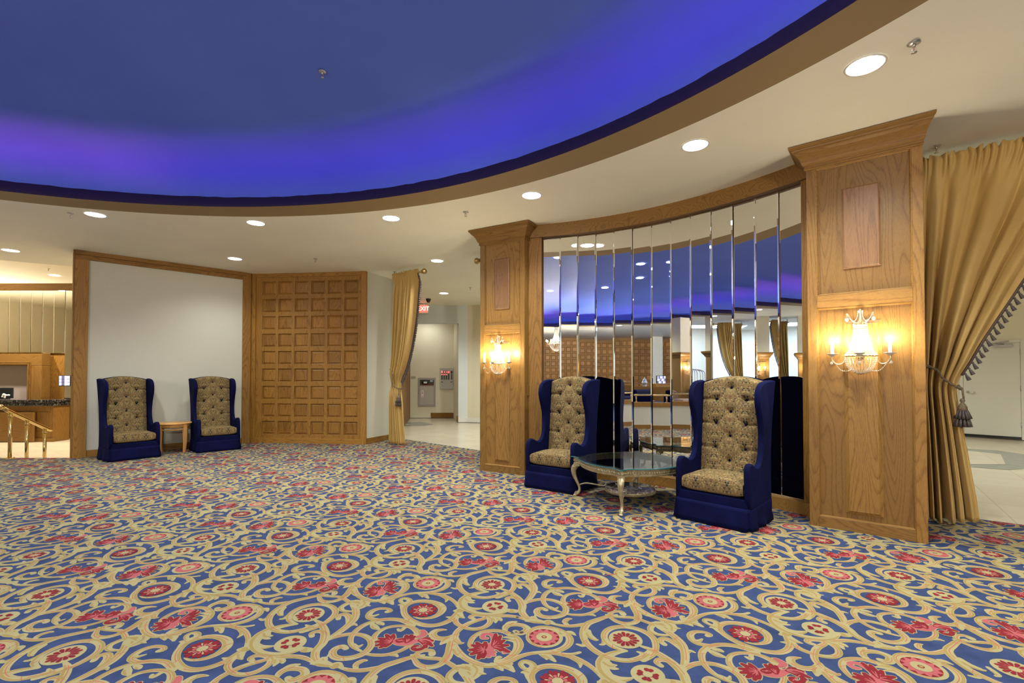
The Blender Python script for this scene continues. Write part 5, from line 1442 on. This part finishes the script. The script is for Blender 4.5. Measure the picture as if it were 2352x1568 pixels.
MB().box(-18+X0, rx(85)+X0, -.06,-.03, 0, zc).build('back_panel', plain('mauve_grey_panel', (.40,.33,.31), .6), sr)
MB().box(-18+X0, rx(118)+X0, -.31,-.25, z1, z1+.02).build('top_bead', M['brass'], sr)
lamp('AREA', 'reception_fill', (-1.5,-.18,z1+.06), 95, (1,.9,.7), sr, shape='RECTANGLE', size=3.0, size_y=.12).rotation_euler = (PI,0,0)  # added fill lamp with no fitting; brightens the reception ceiling and mirrors
cn = thing('reception_counter', 'oak reception counter with a black granite top', 'counter', (rx(60), YR-.9, -.45))
q2 = (YR-.9)/1105
def cx_(px): return (px-1176)*q2 - rx(60)
def cz(py): return 1.37+(864-py)*q2+.45
MB().box(-3, cx_(120), .05, .54, 0, cz(932)).build('body', M['oak_v'], cn)
b = MB(); b.box(-3, cx_(128), -.06, .57, cz(924), cz(918)); b.box(-3, cx_(125), -.035, .56, cz(932), cz(924))
m, nt, p = newmat('black_granite'); p.inputs['Roughness'].default_value = .08
no = node(nt, 'ShaderNodeTexNoise', i_Scale=16.0, i_Detail=5.0, i_Distortion=2.0); nt.links.new(coords(nt), no.inputs[0])
rr = ramp(nt, no.outputs[0], [(.45,(.008,.008,.010)),(.56,(.02,.02,.02)),(.60,(.35,.35,.33)),(.63,(.015,.015,.016))]); nt.links.new(rr.outputs[0], p.inputs['Base Color'])
b.build('granite_top', m, cn, .012)
for k in range(5):
    x1 = cx_(118)-.10-.42*k
    raised(x1-.34, x1, cz(990), cz(945), .05, .018, .03).build('front_panel', M['oak_v'], cn)
MB().box(-3, cx_(122), .02, .05, 0, .10).build('plinth', M['oak_h'], cn)
bd = thing('notice_board', 'plain oak board leaning against the front of the reception counter', 'board', (rx(60)+cx_(85)-.9, YR-.93, -.45))
MB().box(-1.1, .9, -.03, .0, 0.02, cz(947)).build('panel', M['oak_h'], bd, .006)
MB().box(.86, .905, -.036, -.03, .02, cz(946)).build('edge_strip', M['oakd_v'], bd)
mo = thing('computer_monitor', 'dark computer monitor standing on the reception counter', 'monitor', (rx(58), YR-.58, .745), .35)
MB().box(-.20,.20,-.02,.02,.0,.30).build('screen_case', M['black'], mo, .006)
MB().box(-.10,.10,-.05,.08,-.022,.0).build('foot', M['black'], mo)
pp = thing('paper_bundle', 'crumpled white paper lying beside the counter monitor', 'paper', (rx(74), YR-.75, .72))
b = MB(); rp = random.Random(4)
for k in range(7): b.sphere((rp.uniform(-.08,.08), rp.uniform(-.04,.04), .04+rp.uniform(0,.10)), .036, 6, 4, sc=(rp.uniform(.7,1.5),.6,rp.uniform(.5,1.7)))
for k in range(len(b.s)): b.s[k] = False
b.build('sheet', M['white_gloss'], pp)
wn_ = thing('wainscot', 'panelled oak wainscot between the reception counter and the white wall', 'wainscot', (rx(126), YR-.06, -.45))
b = coffers(.12, .18, 3, 2, .34, .36, .46, .46, None, None, X0=0, X1=1.5, Z0=0, Z1=1.08); b.build('square_panelling', [M['oak_v'], M['oak_v']], wn_)
MB().box(0,1.5,-.03,.06,1.08,1.14).build('cap_rail', M['oak_h'], wn_, .006)
MB().box(0,1.5,-.015,.05,0,.12).build('base_rail', M['oak_h'], wn_, .004)
sm_ = thing('wall_mounted_screen', 'small screen with a grid of camera pictures beside the reception mirrors', 'screen', ((150-1176)*(YR-.32)/1105, YR-.32, rz_(886)), .0)
MB().box(-.17,.17,-.02,.02,.0,.31).build('case', M['black'], sm_, .005)
b = MB()
scr_m = [emit('screen_blue', (.40,.45,.8), .35), emit('screen_pale', (.62,.66,.85), .5), emit('screen_dark', (.10,.10,.22), .3)]
for i in range(4):
    for j in range(3):
        b.box(-.155+.079*i, -.155+.079*i+.072, -.024,-.02, .02+.095*j, .02+.095*j+.086, (i*2+j*3) % 3)
b.build('camera_pictures', scr_m, sm_)
MB().box(-.02,.02,.02,.31,.13,.18).build('wall_arm', M['steel'], sm_)
# brass handrail down the steps
hr = thing('handrail', 'sloping polished brass handrail on three posts at the steps to reception', 'handrail', (-8.39, 8.06, 0), 0)
ZR = lambda y: .775 - .55*y
MB().tube([(-.0,-.16,ZR(-.16)+.005),(0,-.05,ZR(-.05)),(0,.66,ZR(.66)),(0,.72,ZR(.66)-.02)], .030, 14).sphere((0,-.16,ZR(-.16)+.005), .042, 12, 8).build('rail', M['brass'], hr)
for k, (y, zb) in enumerate(((0,.0),(.28,-.15),(.60,-.30))):
    po = MB().tube([(0,y,zb),(0,y,ZR(y)-.02)], .026, 14).lathe([(.0,.0),(.034,.0),(.034,.02),(.027,.028),(.0,.03)], 16, T=Tr(0,y,ZR(y)-.085)).build('post', M['brass'], hr)
    MB().lathe([(.0,.012),(.06,.012),(.065,.0)], 20, T=Tr(0,y,zb+.001)).build('foot_plate', M['brass'], po)

# ------------------------------------------------------------------ the side of the room the mirrors show
PF = [(-4.16,-12.5),(-4.16,0),(-4.06,1.85),(-4.46,3.1),(-5.4,4.15),(-8.5,6.0),(-18.4,6.0),(-18.4,-12.5)]
b = MB().prism(PF, 0, .50)
struct(b.build('floor_platform', CPM[0]))
lw = [(-4.30,-7.5),(-4.15,-3.5),(-4.11,0.05),(-3.99,1.85),(-4.41,3.1),(-5.2,4.05)]
LWC = crom(lw, 8)
def follow(P, off, z0, z1, name, mat, hw):
    b = MB(); v = []
    for i, (x, y) in enumerate(P):
        a = P[max(i-1,0)]; c = P[min(i+1,len(P)-1)]; dx, dy = c[0]-a[0], c[1]-a[1]; l = math.hypot(dx,dy); nx, ny = dy/l, -dx/l
        for o_, z in ((off-hw,z0),(off+hw,z0),(off+hw,z1),(off-hw,z1)): v.append((x+nx*o_, y+ny*o_, z))
    n = len(P); f = []
    for i in range(n-1):
        for j in range(4): f.append((i*4+j, i*4+(j+1)%4, i*4+4+(j+1)%4, i*4+4+j))
    f += [(3,2,1,0),(n*4-4,n*4-3,n*4-2,n*4-1)]
    b.add(v, f, 0); return b.build(name, mat)
struct(follow(LWC, 0, 0, .60, 'wall_low', M['wallpaper'], .07))
struct(follow(LWC, .078, 0, .11, 'baseboard_low', M['oak_curve'], .01))
struct(follow(LWC, 0, .60, .71, 'trim_40', M['oak_curve'], .095))
br = thing('brass_rail', 'polished brass rail along the top of the low cream wall opposite the mirrors', 'rail', (-4.1,0,.71))
MB().tube([(x+4.1, y, .19) for x, y in LWC], .024, 10).build('rail', M['brass'], br)
for k in range(2, len(LWC), 5):
    x, y = LWC[k]
    MB().tube([(x+4.1,y,0),(x+4.1,y,.19)], .018, 10).lathe([(.03,0),(.03,.012),(.02,.02)], 12, T=Tr(x+4.1,y,0)).lathe([(.026,.16),(.032,.18),(.032,.2),(.026,.22)], 12, T=Tr(x+4.1,y,0)).build('post', M['brass'], br)
# second panelled barrier further back
l2 = [(-4.9,-4.6),(-5.6,-3.0),(-6.8,-1.9),(-8.2,-.9),(-9.1,-.2)]
L2 = crom(l2, 8)
struct(follow(L2, 0, .5, 1.04, 'wall_panelled_low', M['oak_curve'], .18))
b2 = thing('brass_rail', 'thin brass rail on the oak barrier further behind the low cream wall', 'rail', (-8,-1,1.04))
L3 = []
for i, (x, y) in enumerate(L2):
    a = L2[max(i-1,0)]; c = L2[min(i+1,len(L2)-1)]; dx, dy = c[0]-a[0], c[1]-a[1]; l = math.hypot(dx,dy); L3.append((x+dy/l*.14, y-dx/l*.14))
MB().tube([(x+8, y+1, .11) for x, y in L3], .018, 8).build('rail', M['brass'], b2)
for k in range(1, len(L3), 6):
    x, y = L3[k]; MB().tube([(x+8,y+1,0),(x+8,y+1,.11)], .013, 8).build('post', M['brass'], b2)
# far coffered wall, curved
def fcw(x, y, z):
    r = 13.5 + y; a = math.radians(243) - x/13.5
    return (RC[0]+r*math.cos(a), RC[1]+r*math.sin(a), z)
b = coffers(.06, .176, 30, 9, .286, .272, .343, .3605, None, None, X0=0, X1=10.4, Z0=0, Z1=CH, fn=fcw)
struct(b.build('wall_coffered_far', [M['oakd_v'], M['oak_coffer_far']]))
# white hall
struct(MB().box(-15.2,-15.0,-4.0,6.2,.5,CH).build('wall_white_hall', M['bluewhite']))
struct(MB().box(-15.0,-8.5,6.0,6.15,.0,CH).build('wall_white_side', M['bluewhite']))
def column(x, y, rz, lab, slab):
    t = thing('column', lab, 'column', (x,y,.5), rz, 'columns in the white hall')
    MB().box(-.35,.35,-.30,.30,0,1.5).build('oak_casing', M['oak_v'], t)
    MB().box(-.36,.36,-.31,.31,1.72,3.0).build('plaster_shaft', M['cream'], t)
    raised(-.25,.25,.15,1.40,-.30,.02,.03).build('raised_panel', M['oak_v'], t)
    b = MB(); v = []
    prof = [(.0,1.5),(.02,1.52),(.05,1.58),(.10,1.64),(.12,1.69),(.12,1.72),(-.1,1.73)]
    for o_, z in prof: v += [(-.35-o_,-.30-o_,z),(.35+o_,-.30-o_,z),(.35+o_,.30+o_,z),(-.35-o_,.30+o_,z)]
    b.add(v, [(j*4+k, j*4+(k+1)%4, j*4+4+(k+1)%4, j*4+4+k) for j in range(len(prof)-1) for k in range(4)], 0)
    b.build('crown_moulding', M['oak_h'], t)
    T = Tr(x,y,0) @ Rz(rz)
    s_ = dup(sc_n, tuple(T @ Vector((0,-.325,1.38))), rz, slab)
    return t
column(-9.53, .48, math.radians(64), 'oak-cased column in the white hall, nearer to the panelled barrier', 'lit crystal sconce on the column by the panelled barrier')
column(-11.0, 3.95, math.radians(90), 'oak-cased column deep in the white hall, seen in the mirrors', 'lit crystal sconce on the column deep in the white hall')
cur = [o for o in COL.objects if o.name.startswith('curtain.0') and o.parent is None][0]
for (x, y, rz, lab) in ((-11.3,.9,math.radians(100),'gold curtain in the white hall beside the panelled-barrier column'), (-11.6,2.7,math.radians(75),'gold curtain in the white hall before the deep column'), (-11.7,4.6,math.radians(80),'gold curtain in the white hall beyond the deep column')):
    dup(cur, (x, y, .0), rz, lab, 'gold curtains in the white hall')
# luggage cart
lc = thing('luggage_cart', 'polished birdcage luggage cart in the white hall', 'luggage cart', (-12.6,.35,.5), math.radians(70))
b = MB()
for sy in (-.24,.24):
    for k in (-1,0,1):
        b.tube(crom([(-.48+.25*(k+1)*.5, sy, .25),(-.48+.25*(k+1)*.5, sy, .85),(-.40+.2*(k+1)*.5, sy*.8, 1.02),(0+.05*k, sy*.2, 1.10),(.40-.2*(1-k)*.5, sy*.8, 1.02),(.48-.25*(1-k)*.5, sy, .85),(.48-.25*(1-k)*.5, sy, .25)], 6), .014, 8)
b.build('hoops', M['chrome'], lc)
MB().box(-.55,.55,-.30,.30,.17,.25).build('deck', plain('cart_carpet', (.25,.02,.03), .9), lc)
MB().tube([(-.56,-.31,.21),(.56,-.31,.21),(.56,.31,.21),(-.56,.31,.21),(-.56,-.31,.21)], .02, 8).build('bumper', M['chrome'], lc)
for x in (-.42,.42):
    for y in (-.22,.22): MB().lathe([(.02,-.02),(.09,-.02),(.1,0),(.09,.02),(.02,.02)], 16, T=Tr(x,y,.101) @ Rx(PI/2)).build('wheel', M['steel'], lc)
# lidded jars on the oak barrier
m, nt, p = newmat('blue_white_porcelain'); p.inputs['Roughness'].default_value = .15
no = node(nt, 'ShaderNodeTexNoise', i_Scale=24.0, i_Detail=3.0, i_Distortion=1.5); nt.links.new(coords(nt), no.inputs[0])
rr = ramp(nt, no.outputs[0], [(.48,(.55,.58,.60)),(.53,(.12,.17,.30))]); nt.links.new(rr.outputs[0], p.inputs['Base Color'])
M['porcelain'] = m
for (x, y, lab) in ((-8.36,-.90,'lidded blue and white jar on the oak barrier, seen mid-mirror'), (-5.28,-3.70,'lidded blue and white jar on the oak barrier near the chandelier reflection')):
    j = thing('ginger_jar', lab, 'jar', (x,y,1.04), 0, 'blue and white jars on the oak barrier')
    MB().lathe([(.0,0),(.06,0),(.068,.02),(.095,.10),(.105,.16),(.09,.21),(.06,.225),(.06,.235)], 20).build('body', M['porcelain'], j)
    MB().lathe([(.07,.235),(.072,.25),(.05,.29),(.02,.315),(.012,.325),(.02,.34),(.0,.355)], 20).build('lid', M['porcelain'], j)
# bank of security screens behind the barrier
ss = thing('security_screen', 'wide bluish bank of camera pictures behind the oak barrier, seen in the mirrors', 'screen', (-9.5,-.65,1.14), math.radians(58))
MB().box(-.34,.34,-.02,.02,0,.32).build('case', M['black'], ss)
b = MB()
for i in range(6):
    for j in range(3): b.box(-.33+.11*i,-.33+.11*i+.10,-.025,-.02,.01+.10*j,.10+.10*j,(i+j*2) % 3)
b.build('camera_pictures', scr_m, ss)
MB().box(-.5,.5,-.10,.35,-.64,0).build('stand', M['oak_v'], ss)
# seats on the platform
for (x, y, rz, lab) in ((-5.75,.55,math.radians(60),'navy velvet sofa on the platform behind the brass rail'),):
    s_ = thing('sofa', lab, 'sofa', (x,y,.5), rz)
    MB().box(-.8,.8,-.35,.4,.0,.22).build('seat', M['velvet'], s_, .04, 3); MB().box(-.8,.8,.25,.42,.1,.50).build('backrest', M['velvet'], s_, .05, 3)
    for k in (-1,1): MB().box(k*.82-.08,k*.82+.08,-.35,.42,.0,.36).build('armrest', M['velvet'], s_, .04, 3)
cs = thing('carved_settee', 'brown settee with carved wooden crest rail on the platform, seen in the mirrors', 'sofa', (-5.55,2.35,.5), math.radians(50))
MB().box(-.45,.45,-.3,.3,.0,.2).build('seat', plain('brown_upholstery', (.12,.06,.045), .6), cs, .03)
b = MB(); b.prism([(-.45,.1),(.45,.1),(.45,.30),(.30,.36),(.15,.40),(0,.44),(-.15,.40),(-.30,.36),(-.45,.30)], 0, .08, T=Tr(0,.33,0) @ Rx(PI/2)); b.build('backrest', plain('brown_leather', (.10,.05,.035), .45), cs, .02)
b = MB(); b.tube(crom([(-.47,.30,.1),(-.47,.30,.31),(-.32,.30,.39),(-.16,.30,.41),(0,.30,.47),(.16,.30,.41),(.32,.30,.39),(.47,.30,.31),(.47,.30,.1)],5), .022, 8)
for x in (-.2,-.1,0,.1,.2): b.sphere((x,.29,.47-abs(x)*.28), .03, 8, 6)
b.build('carved_crest', plain('carved_walnut', (.20,.12,.07), .4), cs)
# chandelier
cd = thing('chandelier', 'tall tiered crystal chandelier lit over the platform, seen in the mirrors', 'chandelier', (-6.38,-5.18,2.42))
MB().tube([(0,0,.3),(0,0,1.08)], .012, 8).lathe([(.0,1.06),(.08,1.06),(.07,1.03),(.02,1.0)], 16).lathe([(.06,1.0),(.07,.98),(.06,.96)], 20).lathe([(.30,.42),(.31,.40),(.30,.38)], 32).build('frame', M['gold'], cd)
for k in range(24):
    a = 2*PI*k/24; c_, s_ = math.cos(a), math.sin(a)
    strand([(.06*c_,.06*s_,.97),(.08*c_,.08*s_,.8),(.14*c_,.14*s_,.58),(.29*c_,.29*s_,.41)], .014, 16).build('bead_strand', M['crystal'], cd)
    strand([(.30*c_,.30*s_,.38),(.27*c_,.27*s_,.24),(.17*c_,.17*s_,.10),(.03*c_,.03*s_,.02)], .014, 11).build('basket_strand', M['crystal'], cd)
for k in range(8):
    a = 2*PI*k/8; c_, s_ = math.cos(a), math.sin(a)
    MB().tube(crom([(.29*c_,.29*s_,.38),(.35*c_,.35*s_,.33),(.42*c_,.42*s_,.35),(.43*c_,.43*s_,.42)],4), .006, 6).build('arm', M['gold'], cd)
    MB().lathe([(.0,.43),(.02,.435),(.024,.46),(.012,.50),(.0,.52)], 10, T=Tr(.43*c_,.43*s_,0)).build('flame_bulb', M['bulb'], cd)
lamp('POINT', 'chandelier_light', (0,0,.52), CHAND_W, (1,.90,.72), cd, shadow_soft_size=.12)
# black camera dome on the ceiling of the rotunda
k_ = thing('ceiling_mirror_dome', 'smoked camera dome under the ceiling by the low cream wall', 'security camera', (-4.7,2.2,CH+.0))
k_.location = (-7.2, 6.1, CH)
MB().lathe([(.0,0),(.13,0),(.13,-.03),(.0,-.03)], 20).build('base', M['white_gloss'], k_)
MB().lathe([(.12,-.03),(.11,-.10),(.07,-.15),(.0,-.17)], 20).build('dome', M['chrome'], k_)
# unseen cool fill lamps without fittings, added to brighten the white hall
for x, y in ((-13.2,.5),(-13.2,3.5)): lamp('AREA', 'hall_fill_light', (x,y,3.46), 75, (.80,.92,1.0), None, shape='RECTANGLE', size=1.2, size_y=2.4)
# unseen chandelier copy, added behind the camera as fill light for the ceiling
c2_ = copy_tree(cd); c2_.location = (2.0,-4.6,2.42); c2_['label'] = 'added crystal chandelier behind the viewpoint, an unseen fill light for the ceiling'
th_ = MB().tube(crom([(-.045,-.02,.0055),(-.01,0,.006),(.02,.008,.0055),(.045,.02,.0055)],4), .0016, 5).build('thread', plain('red_thread', (.55,.05,.03), .7))
th_.location = (.68,3.338,0)
tag(th_, 'short red thread lying on the carpet in front of the glass table', 'thread')
